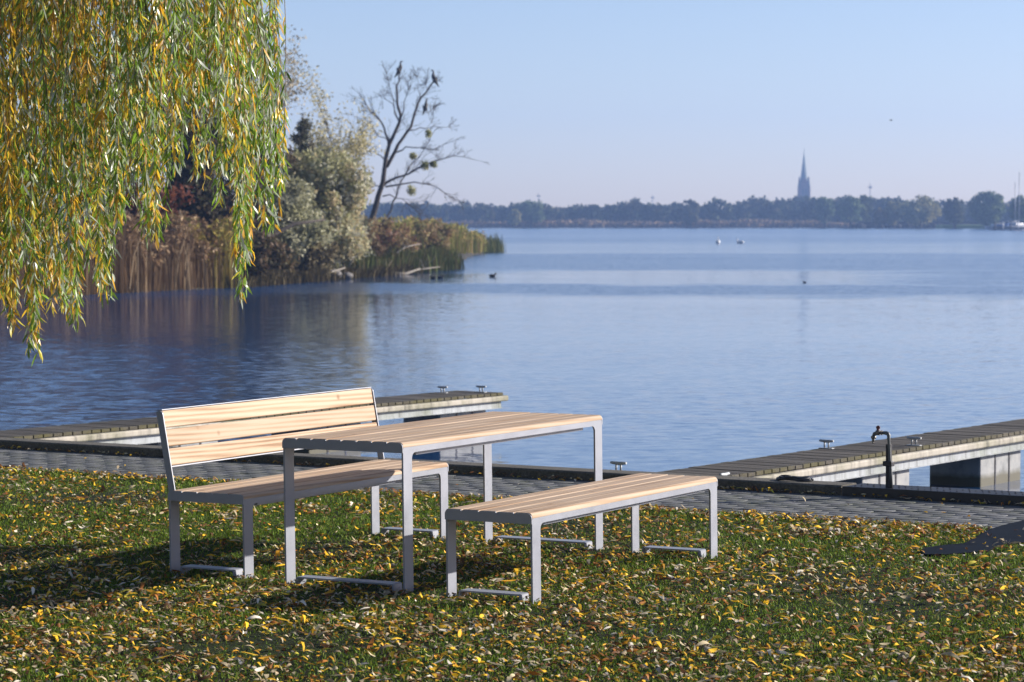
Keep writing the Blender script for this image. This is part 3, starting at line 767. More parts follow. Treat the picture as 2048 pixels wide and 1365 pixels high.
def leaf_part(name, parent, cents, rad, per, size, pal, pp=None, mat_=None, **kw):
    v, f, t_, c = clump_leaves(cents, rad, per, size, pal, pp, **kw)
    return link(name, npmesh(name, v, f, t_, c), mat_ or M_leaf, parent)

# ---------- the weeping willow that hangs in from the left
def willow():
    root = empty('weeping_willow', (-6.6, 17.2, gz(-6.6, 17.2))); tag(root, 'weeping willow with long hanging strands of green and yellow leaves', 'tree')
    o = Vector(root.location)
    mb = MB(); top = Vector((-6.2, 17.1, 4.2))
    mb.tube([o + Vector((0, 0, -.1)), o + Vector((.02, 0, .25)), o + Vector((.1, 0, 1.4)), o + Vector((.22, .02, 2.8)), top], [.42, .33, .28, .26, .24], 14)
    limbs = []
    for (ex, ey, ez, r) in ((-2.6, 16.9, 5.6, .10), (-1.4, 16.3, 5.1, .07), (-3.6, 15.6, 5.9, .1), (-2.4, 18.4, 5.7, .09), (-4.2, 19.6, 6.0, .10), (-6.0, 21, 6.1, .1), (-9, 19, 6.2, .12),
                            (-10, 16.5, 6.0, .12), (-8.4, 13.8, 5.8, .11), (-6.0, 13.4, 5.8, .1), (-5.8, 17.2, 7.6, .15), (-4.6, 14.0, 5.6, .09)):
        e = Vector((ex, ey, ez)); mid = top.lerp(e, .5) + Vector((0, 0, 1.1))
        P = []
        for i in range(9):
            t = i / 8; P.append(top * (1 - t) ** 2 + mid * 2 * t * (1 - t) + e * t * t + Vector((random.gauss(0, .05), random.gauss(0, .05), random.gauss(0, .04))) * (0 < i < 8))
        mb.tube(P, [r * (1.5 - 1.35 * i / 8) for i in range(9)], 8); limbs.append(P)
        for k in range(7):
            i = random.randint(3, 8); d = Vector((random.uniform(-1, 1), random.uniform(-1, 1), random.uniform(-.1, .35))) * 1.3
            Q = jitter_path(P[i], P[i] + d, 4, .05, -.1); mb.tube(Q, [.035, .026, .018, .012, .008], 5)
    mb.build('trunk', M_bark, root, Matrix.Translation(-o))
    # strands: (x, y, z at top, z at tip, amount of yellow)
    S = []
    def tipline(px):                     # how low the curtain hangs along its front, in pixels of the photograph
        xs = [-200, 0, 22, 45, 62, 85, 110, 150, 175, 215, 235, 262, 300, 320, 345, 385, 410, 440, 470, 484, 496, 520, 545, 560, 577, 600]
        ys = [620, 590, 655, 560, 700, 560, 600, 640, 520, 605, 470, 400, 470, 485, 350, 330, 380, 400, 420, 600, 590, 440, 455, 380, 340, 60]
        return np.interp(px, xs, ys)
    n = 0
    while n < 385:
        Y = random.uniform(14.2, 18.8); px = random.uniform(-60, 558)
        x = (px - 1024) / F * Y; yb = tipline(px) - abs(random.gauss(0, 1)) ** 1.25 * 120 - (random.random() < .35) * random.uniform(50, 330)
        if px > 535: yb = min(yb, np.interp(px, [535, 577], [430, 330]) - random.uniform(0, 120))
        zb = at(px, yb, Y).z; zt = random.uniform(3.6, 5.0)
        if yb < -30: continue
        S.append((x, Y, zt, zb, px)); n += 1
    for px in (3, 24, 27, 30, 62, 66, 88, 110, 140, 146, 152, 200, 208, 214, 300, 306, 478, 484, 487, 538, 544, 558, 564):
        for k in range(2):
            Y = random.uniform(15.2, 16.2); S.append(((px - 1024) / F * Y + random.gauss(0, .012), Y, 4.4, at(px, tipline(px) + random.uniform(-25, 12), Y).z, px))
    for k in range(520):                 # the rest of the crown, outside the frame
        a = random.uniform(0, 2 * math.pi); rr = random.uniform(1.5, 4.4); x = -6.3 + rr * math.cos(a); y = 17.1 + rr * .95 * math.sin(a)
        if x > -(.194 * y) - .1 and y < 24: continue
        S.append((x, y, random.uniform(4.6, 6.2), random.uniform(1.0, 3.2), -999))
    twigs = MB(); LX = []
    for (x, y, zt, zb, px) in S:
        near = px > -900; L = zt - zb; 
        if L < .2: continue
        ph = random.uniform(0, 6); am = random.uniform(.02, .09); dx, dy = random.gauss(0, .09), random.gauss(0, .09); dx = -abs(dx) if px > 470 else dx
        npt = 9; P = []
        for i in range(npt):
            t = i / (npt - 1); P.append(Vector((x + dx * (1 - t) ** 2 * 3 + am * math.sin(ph + t * 4) * (1 - t * .6) * .8, y + dy * (1 - t) ** 2 * 3, zt - L * t)))
        P = [p for p in P]
        twigs.tube(P, [.0042 - .0030 * i / (npt - 1) for i in range(npt)], 3, cap=False)
        yellow = min(.95, max(.03, random.gauss(.22, .22) + (.25 if px < 200 and near else 0) + (.3 if random.random() < .12 else 0)))
        step = .018 if near else .05
        k = int(L / step); t = rng.random(k) ** .9
        bare = random.random() < .12
        if bare: t = t[(t > .8) | (rng.random(k) < .15)]
        PA = np.array([tuple(p) for p in P]); idx = t * (npt - 1); i0 = np.clip(idx.astype(int), 0, npt - 2); fr = (idx - i0)[:, None]
        c = PA[i0] * (1 - fr) + PA[i0 + 1] * fr
        yel = rng.random(len(t)) < yellow * (.6 + .8 * (np.sin(t * 9 + ph) > 0)); LX.append((c, yel, np.full(len(t), 1.0 if near else 1.7)))
    twigs.build('twigs', simple('willow_twig', (.17, .12, .05), .7), root, Matrix.Translation(-o))
    c = np.concatenate([q[0] for q in LX]); yel = np.concatenate([q[1] for q in LX]); sc_ = np.concatenate([q[2] for q in LX]); n = len(c)
    # slender hanging leaf: 6 points, slightly curved
    ln = rng.uniform(.055, .11, n) * sc_; wd = rng.uniform(.009, .0155, n) * sc_
    az = rng.uniform(0, 2 * np.pi, n); out = np.abs(rng.normal(.42, .25, n)); d = np.stack([np.cos(az) * np.sin(out), np.sin(az) * np.sin(out), -np.cos(out)], 1)
    sd = np.cross(d, rng.normal(0, 1, (n, 3))); sd /= np.linalg.norm(sd, axis=1)[:, None]; nm = np.cross(d, sd)
    cv = rng.normal(0, .12, n)[:, None] * ln[:, None]
    l_ = ln[:, None]; w_ = wd[:, None] * .5
    p0 = c; p1 = c + d * l_ * .33 + nm * cv * .6; p2 = c + d * l_ * .70 + nm * cv * .6; p3 = c + d * l_
    P = np.stack([p0, p1 + sd * w_, p2 + sd * w_ * .8, p3, p2 - sd * w_ * .8, p1 - sd * w_], 1)
    b = np.arange(n)[:, None] * 6; f = np.concatenate([b + np.array([0, 1, 5]), b + np.array([1, 2, 4, 5]), b + np.array([2, 3, 4])], 1).ravel()
    g = np.array([[.22, .38, .03], [.30, .46, .06], [.42, .50, .32], [.16, .27, .03], [.60, .66, .56]]); yl = np.array([[.90, .58, .04], [.80, .44, .04], [.76, .66, .08], [.74, .46, .16]])
    cc = g[rng.choice(5, n, p=[.28, .24, .18, .12, .18])]; cc[yel] = yl[rng.choice(4, yel.sum(), p=[.4, .2, .3, .1])]
    cc = cc * rng.uniform(.75, 1.25, (n, 1)); cc = np.repeat(cc[:, None], 6, 1)
    me = npmesh('crown', (P - np.array(o)).reshape(-1, 3), f, np.tile([3, 4, 3], n), cc.reshape(-1, 3))
    link('crown', me, leafmat('willow_leaf', .5, .33, .6), root)
willow()

# ---------- the left bank
SH = [(-60, 55), (-26, 66), (-14.4, 75), (-13.1, 79.5), (-9.3, 88.5), (-7.2, 99.5), (-4.2, 114), (-2.75, 121), (-2.6, 135), (-2.6, 160), (-1.9, 184), (-3.2, 205), (-9, 235), (-40, 262), (-90, 270)]
def build_bank():
    P = np.array(SH, float); Q = [(-95, 40)] + SH
    # ring rows inland from the shore
    m, t, b = mat('bank_soil'); tc = t.nodes.new('ShaderNodeTexCoord').outputs['Object']; n = noise(t, tc, 1.5, 8, .7)
    r = ramp(t, [(.35, (.012, .01, .008)), (.55, (.03, .026, .014)), (.7, (.05, .042, .022))]); t.links.new(n.outputs[0], r.inputs[0]); t.links.new(r.outputs[0], b.inputs['Base Color']); b.inputs['Roughness'].default_value = .95
    dense = []
    for i in range(len(SH) - 1):
        for k in range(6):
            t_ = k / 6; a = np.array(SH[i]) * (1 - t_) + np.array(SH[i + 1]) * t_
            if i < 11 and i > 0: a = a + rng.normal(0, .12, 2)
            dense.append(a)
    dense.append(np.array(SH[-1])); cen = np.array([-60, 170]); vts = []
    rows = [(0, -.9), (.0, -.42), (.012, -.2), (.04, .0), (.15, .2), (.5, .6), (1.0, .6)]; nr = len(rows)
    for a in dense:
        for (k, z) in rows:
            p = a * (1 - k) + cen * k; off = 0 if z > -.5 else .25
            vts.append((p[0] + off, p[1] - off * .3, z))
    f = []
    for i in range(len(dense) - 1):
        for j in range(nr - 1): a = i * nr + j; f += [a, a + nr, a + nr + 1, a + 1]
    tag(link('left_bank', npmesh('bank', vts, f, [4] * (len(f) // 4), smooth=True), m), 'wooded bank reaching into the lake', kind='structure')
build_bank()

def reeds(name, label, pts, n, h, pal, w_=.018, lean=.12, z0=-.42, heads=True, seed=1, taper=0.0):
    r = np.random.default_rng(seed); pts = np.array(pts, float)      # band along a polyline of (x, y, half depth)
    seg = r.integers(0, len(pts) - 1, n); t_ = r.random((n, 1)); c = pts[seg] * (1 - t_) + pts[seg + 1] * t_
    x = c[:, 0] + r.normal(0, .25, n); y = c[:, 1] + c[:, 2] * r.uniform(-1, 1, n)
    clump = .85 + .15 * np.sin(x * 2.1 + y) + .1 * np.sin(x * 5.3 + 1)
    prog = (seg + t_[:, 0]) / (len(pts) - 1); hh = h * clump * r.uniform(.65, 1.1, n) * (1 - taper * prog ** 3); a = r.uniform(0, 2 * np.pi, n); ln = hh * np.abs(r.normal(0, lean, n))
    lx, ly = np.cos(a) * ln, np.sin(a) * ln; ww = w_ * r.uniform(.6, 1.5, n); fa = r.uniform(-.8, .8, n); dx, dy = ww * np.cos(fa), ww * np.sin(fa)
    z = np.full(n, z0)
    P = np.zeros((n, 6, 3)); 
    for i, (k, wk) in enumerate(((0, 1), (.55, .9), (1, .25))):
        P[:, 2 * i] = np.stack([x - dx * wk + lx * k * k, y - dy * wk + ly * k * k, z + hh * k], 1); P[:, 2 * i + 1] = np.stack([x + dx * wk + lx * k * k, y + dy * wk + ly * k * k, z + hh * k], 1)
    b = np.arange(n)[:, None] * 6; f = np.concatenate([b + np.array([0, 1, 3, 2]), b + np.array([2, 3, 5, 4])], 1).ravel()
    pal = np.array(pal); cc = pal[r.choice(len(pal), n)] * r.uniform(.7, 1.3, (n, 1)); cc = np.repeat(cc[:, None], 6, 1)
    V_ = P.reshape(-1, 3); tot = np.full(n * 2, 4); C_ = cc.reshape(-1, 3)
    if heads:
        top = P[:, 4][: n // 2]; v, f2, t2, c2 = clump_leaves(top, .10, 4, .09, pal * 1.25, elong=2.2, seed=seed)
        f = np.concatenate([f, f2 + len(V_)]); V_ = np.concatenate([V_, v]); tot = np.concatenate([tot, t2]); C_ = np.concatenate([C_, c2])
    return tag(link(name, npmesh(name, V_, f, tot, C_), M_reed), label, 'reeds', kind='stuff')
reeds('brown_reeds', 'tall dry brown reeds along the water under the willow', [(-19, 75.5, 2), (-14.6, 77, 2), (-13.2, 81.5, 2), (-9.9, 90, 2)], 15000, 2.15, [(.28, .19, .11), (.21, .13, .07), (.34, .25, .15), (.16, .10, .05)], .016, seed=3)
reeds('golden_reeds', 'yellow-green reeds at the end of the brown reed belt', [(-11.5, 87.4, 1), (-9.6, 89.8, 1.5)], 2600, 2.15, [(.34, .26, .06), (.24, .22, .06), (.28, .20, .08)], .018, seed=4)
reeds('shore_rushes', 'dark green rushes on the near side of the point', [(-6.2, 106, 1.2), (-4.6, 114, 1.5), (-3.3, 120, 2), (-2.9, 124, 2)], 3600, 1.05, [(.08, .10, .03), (.13, .15, .05), (.16, .13, .06)], .02, .2, heads=False, seed=5)
reeds('point_reeds', 'yellow-green reeds covering the low point of land', [(-8, 140, 7), (-6, 150, 7), (-4.6, 160, 8), (-3.4, 174, 6), (-2.3, 183, 3)], 9000, 2.0, [(.30, .28, .07), (.36, .31, .10), (.22, .25, .06), (.42, .30, .13)], .03, .16, z0=-.3, seed=6, taper=.5)
reeds('bank_sedge', 'dark brown sedge and litter along the waterline under the willow bushes', [(-9.4, 88.6, .3), (-8.2, 94, .3), (-7.1, 99.6, .35), (-5.6, 107, .35), (-4.3, 113.6, .4)], 4200, .5, [(.10, .075, .04), (.15, .12, .06), (.07, .06, .03)], .02, .5, heads=False, seed=9)
reeds('sparse_reeds', 'thin reeds standing in the water off the tip', [(-1.8, 186, 2), (-.9, 190, 3)], 260, 1.3, [(.12, .15, .05), (.2, .2, .07)], .02, .2, heads=False, seed=8)

def bush(name, label, c, rx, ry, h, pal, n=120, per=60, size=.13, seed=1, trunk=True, base=None, cat='bush', flat=1.0, mat_=None, group=None, cr=.42, elong=1.8, gap=.0):
    random.seed(seed); r = np.random.default_rng(seed); c = Vector(c); root = empty(name, c); tag(root, label, cat, group)
    q = r.normal(0, 1, (n, 3)); q /= np.linalg.norm(q, axis=1)[:, None]; q *= (r.random(n) ** .4)[:, None]
    low = np.abs(q[:, 2] * .5 + .52); lump = 1 + .16 * np.sin(q[:, 0] * 5 + seed) + .14 * np.sin(q[:, 2] * 6 + seed * 2)
    cents = np.stack([q[:, 0] * rx * lump, q[:, 1] * ry, low * h * (.9 + .1 * lump)], 1)
    if trunk:
        mb = MB()
        for k in range(5):
            e = cents[r.integers(0, n)]; P = jitter_path((r.normal(0, .15), r.normal(0, .15), -.2), tuple(e), 5, .05, -.08); mb.tube(P, [.10, .08, .06, .045, .03, .015], 6)
        for k in range(26):
            e = Vector(cents[r.integers(0, n)]); a = Vector((0, 0, h * .2)).lerp(e, .4); mb.tube(jitter_path(a, e, 3, .06, -.05), [.03, .02, .015, .008], 4)
        mb.build('trunk', M_bark, root)
    leaf_part('crown', root, cents, r.uniform(.7, 1.25, n) * cr, per, size, pal, seed=seed, flat=flat, elong=elong, mat_=mat_ or M_leaf)
    return root
PALE = [(.54, .52, .32), (.44, .44, .23), (.64, .62, .48), (.35, .34, .16), (.54, .45, .26)]
def X(px, Y): return (px - 1024) / F * Y
random.seed(21)
# big pale willow bush and the sparse tree behind it
bush('silver_willow', 'big rounded silvery pale-green willow bush overhanging the bank', (X(628, 103), 103, -.1), 2.2, 1.8, 4.6, PALE, 330, 75, .11, 31, cat='tree', cr=.45)
def tree(name, label, base, height, rad, pal, seed, depth=3, spread=.8, up=.12, per=26, size=.15, cr=.4, r0=.16, lean=(0, 0), cat='tree', group=None, kids=(3, 4), pp=None, mat_=None, first=.38, barkm=None, droop=0, clumps=1.0):
    random.seed(seed); root = empty(name, base); tag(root, label, cat, group); mb = MB(); tips = []
    H0 = height * first; P = [Vector((0, 0, -.3)), Vector((lean[0] * .3, lean[1] * .3, H0 * .5)), Vector((lean[0], lean[1], H0))]
    mb.tube(P, [r0 * 1.25, r0, r0 * .85], 9, cap=False)
    for k in range(5):
        a = 2 * math.pi * k / 5 + random.uniform(-.4, .4); d = Vector((math.cos(a) * rad, math.sin(a) * rad, height * .55))
        if k == 0: d = Vector((lean[0] * .3, 0, 1))
        st = P[-1] if k < 3 else P[1].lerp(P[2], random.uniform(.3, .9))
        grow(mb, st, d, height * (.30 if k else .36), r0 * (.62 if k == 0 else .45), depth, spread, up, kids, 4, tips)
    mb.build('trunk', barkm or M_bark, root)
    random.shuffle(tips); tips = tips[:int(len(tips) * clumps)]
    if per and tips:
        cs = np.array([tuple(t_[0]) for t_ in tips]); leaf_part('crown', root, cs, cr, per, size, pal, pp, mat_, seed=seed, droop=droop)
    return root
bush('silver_willow', 'lower olive-grey willow bush leaning out left of the big silvery one', (X(560, 100), 100, -.2), 1.7, 1.3, 3.5, [(.42, .42, .26), (.50, .49, .34), (.33, .32, .17)], 240, 75, .10, 33, cat='tree', cr=.45)
tree('pale_birch', 'slender tree with thin cream-yellow leaves rising behind the silvery bush', (X(655, 112), 112, 0), 6.2, .8, [(.60, .54, .30), (.68, .62, .40), (.50, .45, .22)], 41, per=9, size=.085, cr=.46, lean=(.4, 0))
tree('copper_tree', 'tall thin-leaved copper tree at the left end of the bare-sky gap', (X(515, 112), 112, 0), 9.6, .6, [(.50, .42, .26), (.56, .48, .32), (.38, .31, .18)], 43, per=9, size=.085, cr=.5, r0=.2)
def pine():
    Y = 108; root = empty('scots_pine', (X(606, Y), Y, 0)); tag(root, 'dark pine with flat horizontal needle layers behind the silvery bush', 'tree'); random.seed(5)
    mb = MB(); mb.tube([(0, 0, -.2), (.03, 0, 2), (-.03, 0, 4), (.02, 0, 6.1)], [.15, .12, .09, .02], 8); cs = []
    for z, L in ((3.2, 1.0), (3.45, 1.2), (3.7, 1.25), (3.85, 1.0), (4.1, 1.0), (4.3, .6), (4.6, .35), (4.9, .4), (5.3, .25), (5.6, .2)):
        for k in range(5):
            a = random.uniform(0, 6.28); e = Vector((math.cos(a) * L, math.sin(a) * L, z + random.uniform(-.25, .25))); mb.tube(jitter_path((0, 0, z), e, 3, .05, .04), [.04, .03, .02, .01], 5)
            for t_ in (.45, .7, .95): cs.append(tuple(Vector((0, 0, z)).lerp(e, t_) + Vector((0, 0, .05))))
    mb.build('trunk', M_bark, root); leaf_part('crown', root, cs, .22, 30, .08, [(.12, .13, .07), (.16, .15, .09), (.20, .17, .11)], flat=.8, seed=5)
pine()
# dark thicket seen through the hanging strands
TH = [(505, 104, 6.8, 'dark leafy tree just left of the silvery bush', [(.07, .08, .03), (.10, .09, .04), (.12, .08, .04)]),
      (405, 99, 8.6, 'tall dark-trunked tree with olive leaves in the middle of the thicket', [(.09, .09, .04), (.12, .11, .05), (.08, .06, .03)]),
      (330, 96, 7.6, 'dark brown-leaved tree over the red shrub', [(.10, .07, .04), (.07, .07, .03), (.15, .10, .05)]),
      (235, 94, 5.6, 'dull green tree behind the brown reeds', [(.08, .09, .03), (.12, .12, .05), (.09, .06, .03)]),
      (120, 90, 4.2, 'low dull olive tree deep behind the hanging strands', [(.10, .10, .04), (.13, .12, .05), (.09, .07, .03)]),
      (-10, 90, 4.6, 'dark tree at the left end of the reed belt', [(.08, .08, .03), (.11, .10, .04)])]
for k, (px, Y, h, lab, pal) in enumerate(TH):
    tree('thicket_tree', lab, (X(px, Y), Y, 0), h, .9, pal, 60 + k, per=26, size=.16, cr=.5, r0=.17, group='trees of the bank thicket', first=.3, clumps=.8)
bush('red_shrub', 'russet-red shrub behind the reeds', (X(300, 90), 90, 0), 1.5, 1.0, 3.2, [(.17, .055, .03), (.22, .08, .04), (.12, .05, .03)], 90, 45, .12, 71, cr=.4)
for (px_, Y_, h_, rx_, lab_, sd_) in ((465, 98, 4.4, 1.3, 'dark green-brown bush filling the gap behind the golden reeds', 81), (385, 97, 4.0, 1.2, 'dark bush between the red shrub and the golden reeds', 82),
                                     (205, 95, 3.8, 1.5, 'dark bush left of the red shrub behind the reeds', 83), (80, 92, 3.4, 1.6, 'dark bush deep behind the left end of the reeds', 84)):
    bush('thicket_bush', lab_, (X(px_, Y_), Y_, 0), rx_, 1.0, h_, [(.07, .06, .03), (.11, .08, .045), (.09, .10, .04), (.14, .08, .05)], 120, 45, .13, sd_, cr=.42, group='dark bushes of the bank')
bush('dark_bramble', 'dark bramble bush under the left side of the silvery willow', (X(520, 96), 96, -.3), 1.1, .8, 1.5, [(.09, .08, .035), (.14, .11, .05), (.18, .12, .07)], 90, 45, .12, 72, cr=.38)
bush('brown_bramble', 'brown bramble low under the silvery willow at the water', (X(610, 99.8), 99.8, -.4), 1.3, .7, 1.7, [(.24, .19, .10), (.30, .25, .14), (.16, .14, .07)], 80, 40, .11, 73, cr=.32)
bush('russet_bush', 'russet undergrowth below the bare tree', (X(752, 128), 128, 0), 1.8, 2.0, 1.75, [(.26, .19, .09), (.34, .26, .12), (.26, .14, .08)], 110, 50, .12, 74, cr=.36)
bush('rusty_thicket', 'rust-brown thicket on the point behind the rushes', (X(835, 150), 150, 0), 2.2, 2.4, 1.7, [(.30, .20, .09), (.27, .25, .09), (.34, .26, .12)], 120, 50, .14, 75, cr=.36)
bush('purple_bush', 'low purple-brown bush between silvery willow and rushes', (X(722, 113), 113, -.2), 1.0, 1.0, 1.35, [(.18, .12, .07), (.22, .16, .08), (.14, .10, .05)], 70, 45, .11, 76, cr=.3)
bush('grey_bush', 'grey-green bush at the foot of the bare tree', (X(700, 120), 120, -.1), 1.1, 1.2, 2.2, [(.22, .22, .13), (.16, .15, .08), (.28, .25, .16)], 70, 45, .12, 77, cr=.35)
# arched dark limb and dead wood
def deadwood(name, label, pts, r, matl=None, cat='dead branch', group=None):
    root = empty(name, pts[0]); tag(root, label, cat, group); mb = MB(); P = [Vector(p) - Vector(pts[0]) for p in pts]; n = len(P)
    mb.tube(P, [r * (1 - .75 * i / (n - 1)) for i in range(n)], 8)
    for k in range(4):
        i = random.randint(1, n - 2); d = Vector((random.uniform(-1, 1), random.uniform(-.5, .5), random.uniform(.1, .9))) * .6
        mb.tube(jitter_path(P[i], P[i] + d, 3, .08), [r * .35, r * .25, r * .15, r * .08], 5)
    mb.build('branch', matl or M_barkpale, root); return root
random.seed(3)
deadwood('arching_limb', 'long dark limb arching up out of the bank beside the silvery willow', [at(488, 552, 97), at(508, 505, 97), at(545, 470, 97.5), at(590, 448, 98), at(650, 440, 98.5)], .16, M_bark, 'limb')
for (lab, pts, r) in (('pale fallen log lying in the water below the rushes', [(700, 549, 108), (760, 546, 109), (812, 548, 110), (840, 538, 111)], .12),
                      ('dark fallen log at the waterline under the brown bramble', [(500, 566, 97), (560, 556, 98), (640, 552, 100), (690, 536, 101)], .11),
                      ('bleached branch curving up from the water right of the silvery willow', [(690, 550, 106), (705, 520, 106), (725, 500, 107), (752, 512, 107)], .06),
                      ('thin bleached branch lying over the purple bush', [(790, 508, 112), (812, 494, 113), (842, 488, 114)], .05),
                      ('short pale log end jutting over the water near the rush tip', [(800, 548, 113), (850, 538, 114), (880, 534, 115)], .06)):
    P = [at(*q) for q in pts]; deadwood('fallen_log', lab, P, r, None, 'log', 'dead wood along the bank')
for (lab, q, r) in (('pale boulder at the waterline under the bramble', (660, 549, 101), .32), ('smaller dark boulder beside the pale one', (690, 552, 102), .22)):
    mb = MB(); mb.ball((0, 0, 0), r, 1.4, 1, .7, 3, .06); o = mb.build('boulder', simple('boulder_stone', (.16, .15, .14), .9, 0, .4, 3, .4)); o.location = at(*q); tag(o, lab, 'boulder', 'boulders on the bank')

# ---------- bare tree with mistletoe and cormorants
def bare_tree():
    Y = 132.0; base = at(742, 478, Y); base.z = 0; root = empty('bare_tree', base); tag(root, 'leafless leaning tree with round mistletoe clumps on its right side', 'tree'); random.seed(12)
    mb = MB(); rg = random.Random(4)
    def C(q, dep=0.0): return at(500 + q[0] / 2.731, 100 + q[1] / 2.731, Y + dep) - base
    mains = [([(655, 1010), (665, 930), (700, 800), (735, 650), (760, 520), (815, 400), (805, 300), (800, 200), (815, 125)], .27, .03, 0),
             ([(745, 640), (790, 560), (830, 490), (880, 420), (905, 330), (935, 260), (985, 195), (1008, 172)], .15, .03, .8),
             ([(757, 530), (740, 460), (720, 400), (680, 350), (650, 320), (625, 280), (600, 240)], .09, .015, -.8),
             ([(722, 745), (770, 712), (830, 690), (900, 655), (950, 622), (1030, 600), (1110, 580), (1225, 600)], .11, .012, 1.2),
             ([(680, 985), (720, 950), (770, 880), (800, 800), (830, 710), (870, 640), (920, 590), (975, 505), (1010, 440)], .09, .012, 1.5),
             ([(800, 560), (850, 530), (930, 535), (1010, 545), (1125, 492)], .06, .01, -1.0),
             ([(870, 440), (930, 425), (1000, 418), (1085, 422)], .045, .01, 1.4),
             ([(740, 748), (820, 735), (900, 722), (980, 735), (1060, 780), (1135, 822)], .07, .01, -.9),
             ([(725, 800), (780, 800), (830, 812), (890, 860), (955, 905)], .05, .01, .6),
             ([(742, 605), (715, 580), (680, 558), (635, 552)], .055, .012, 1.0),
             ([(705, 745), (680, 738), (650, 720)], .05, .012, -.8), ([(815, 400), (790, 350), (760, 200), (745, 130)], .05, .01, .5),
             ([(815, 395), (840, 330), (855, 250), (862, 180)], .05, .01, -.6), ([(930, 262), (915, 210), (912, 150)], .035, .009, .9), ([(985, 200), (970, 225), (960, 190), (965, 160)], .03, .008, .8),
             ([(815, 400), (790, 330), (740, 270), (715, 250)], .04, .01, 1.1), ([(880, 440), (905, 470), (990, 400), (1000, 330)], .01, .008, .2),
             ([(760, 520), (740, 480), (700, 470), (660, 400), (620, 370)], .045, .01, .4), ([(905, 330), (960, 345), (1000, 320)], .03, .008, 1)]
    for pts, r0, r1, dep in mains:
        n = len(pts); P = []
        for i, q in enumerate(pts): P.append(C(q, dep * i / (n - 1)))
        # resample with a little wobble
        Q = [P[0]]
        for i in range(n - 1):
            m = P[i].lerp(P[i + 1], .5) + Vector((rg.gauss(0, .05), rg.gauss(0, .1), rg.gauss(0, .04))); Q += [m, P[i + 1]]
        r0 *= .68; mb.tube(Q, [r0 + (r1 - r0) * (i / (len(Q) - 1)) ** .75 for i in range(len(Q))], 8)
        for k in range(17):
            i = rg.randint(max(2, len(Q) // 3), len(Q) - 1); d = (Q[i] - Q[i - 1]).normalized(); d = (d + Vector((rg.gauss(0, .5), rg.gauss(0, .5), rg.gauss(.15, .35)))).normalized()
            if i > 3: grow(mb, Q[i], d, rg.uniform(.3, .72) * (.6 if i > len(Q) - 4 else 1), .014, 2, .8, .02, (2, 4), 3, None, .62, .0055, 4)
    mb.build('trunk', M_bark, root)
    for (x, y, r, dep) in ((975, 455, 18, .9), (888, 580, 17, .9), (955, 632, 25, .6), (1002, 626, 20, .8), (880, 770, 27, .7)):
        c = C((x, y), dep); rr = r / 2.731 / F * Y
        v, f, t_, cc = clump_leaves([tuple(c + Vector((rg.gauss(0, .12), rg.gauss(0, .12), rg.gauss(0, .12))) * rr * 2) for _ in range(7)], rr * .95, 42, .06, [(.32, .34, .12), (.42, .42, .16), (.48, .45, .20)], seed=int(x), elong=2.2, flat=1)
        mt = link('mistletoe', npmesh('mistletoe', v, f, t_, cc), M_leaf, root)
    return base, C, Y
b0, CC, YY = bare_tree()
def perched(pos, face, label, s=1.0):
    root = empty('cormorant', pos, (0, 0, face)); tag(root, label, 'bird', 'cormorants in the bare tree'); mb = MB()
    # one continuous body: tail, belly, chest, neck, head, bill
    mb.tube([(-.30, 0, -.28), (-.20, 0, -.12), (-.08, 0, .04), (.02, 0, .20), (.08, 0, .36), (.09, 0, .48), (.07, 0, .60), (.11, 0, .68), (.17, 0, .70), (.27, 0, .70)], [.02, .05, .10, .13, .12, .075, .045, .05, .04, .01], 10)
    mb.build('body', M_bird, root)
    for s_ in (-1, 1):
        m2 = MB(); m2.ball((-.04, s_ * .105, .14), .2, .35, .22, 1.0, 2, rot=Matrix.Rotation(-.45, 3, 'Y')); m2.build('wing', M_bird, root)
    m2 = MB(); m2.tube([(.02, .04, .10), (.05, .04, -.02), (.10, .04, -.03)], .018, 6); m2.tube([(.02, -.04, .10), (.05, -.04, -.02), (.10, -.04, -.03)], .018, 6); m2.build('feet', M_bird, root)
    root.scale = (s, s, s)
perched(b0 + CC((815, 128)), .4, 'cormorant on the topmost twig of the bare tree, left of the other two', .82)
perched(b0 + CC((1008, 178), .8), 2.6, 'cormorant on the outer right twig of the bare tree', .85)
m_ = b0 + CC((958, 332), 1); perched(m_, 1.0, 'lowest cormorant, sitting below the other two in the bare tree', .8)

# ---------- water birds
def duck(pos, face, label, m_body, s=1.0, swan=False, group='water birds', name='coot'):
    root = empty(name, pos, (0, 0, face)); tag(root, label, 'bird', group); mb = MB()
    if swan:
        mb.tube([(-.62, 0, .22), (-.45, 0, .2), (-.2, 0, .18), (.1, 0, .17), (.3, 0, .2), (.38, 0, .36), (.34, 0, .6), (.38, 0, .74), (.47, 0, .74)], [.03, .14, .23, .24, .17, .075, .05, .06, .04], 12)
        mb.build('body', m_body, root); m2 = MB(); m2.tube([(.47, 0, .735), (.58, 0, .70)], [.03, .01], 8); m2.build('bill', simple('orange_bill', (.5, .2, .03), .5), root)
        for s_ in (-1, 1): m2 = MB(); m2.ball((-.18, s_ * .17, .28), .3, 1.15, .3, .55, 2); m2.build('wing', m_body, root)
    else:
        mb.tube([(-.22, 0, .09), (-.14, 0, .07), (0, 0, .06), (.1, 0, .07), (.16, 0, .13), (.18, 0, .2), (.22, 0, .22)], [.015, .065, .09, .08, .045, .042, .025], 10)
        mb.build('body', m_body, root); m2 = MB(); m2.tube([(.235, 0, .22), (.28, 0, .21)], [.018, .006], 6); m2.build('bill', M_swan, root)
    root.scale = (s, s, s)
def onw(px, py):
    d = at(px, py, 10) - Vector((0, 0, CAMH)); k = (WATER - CAMH) / d.z; return d * k + Vector((0, 0, CAMH))
duck(onw(985, 554), .3, 'dark waterbird out on open water right of the rushes', M_bird, .7)
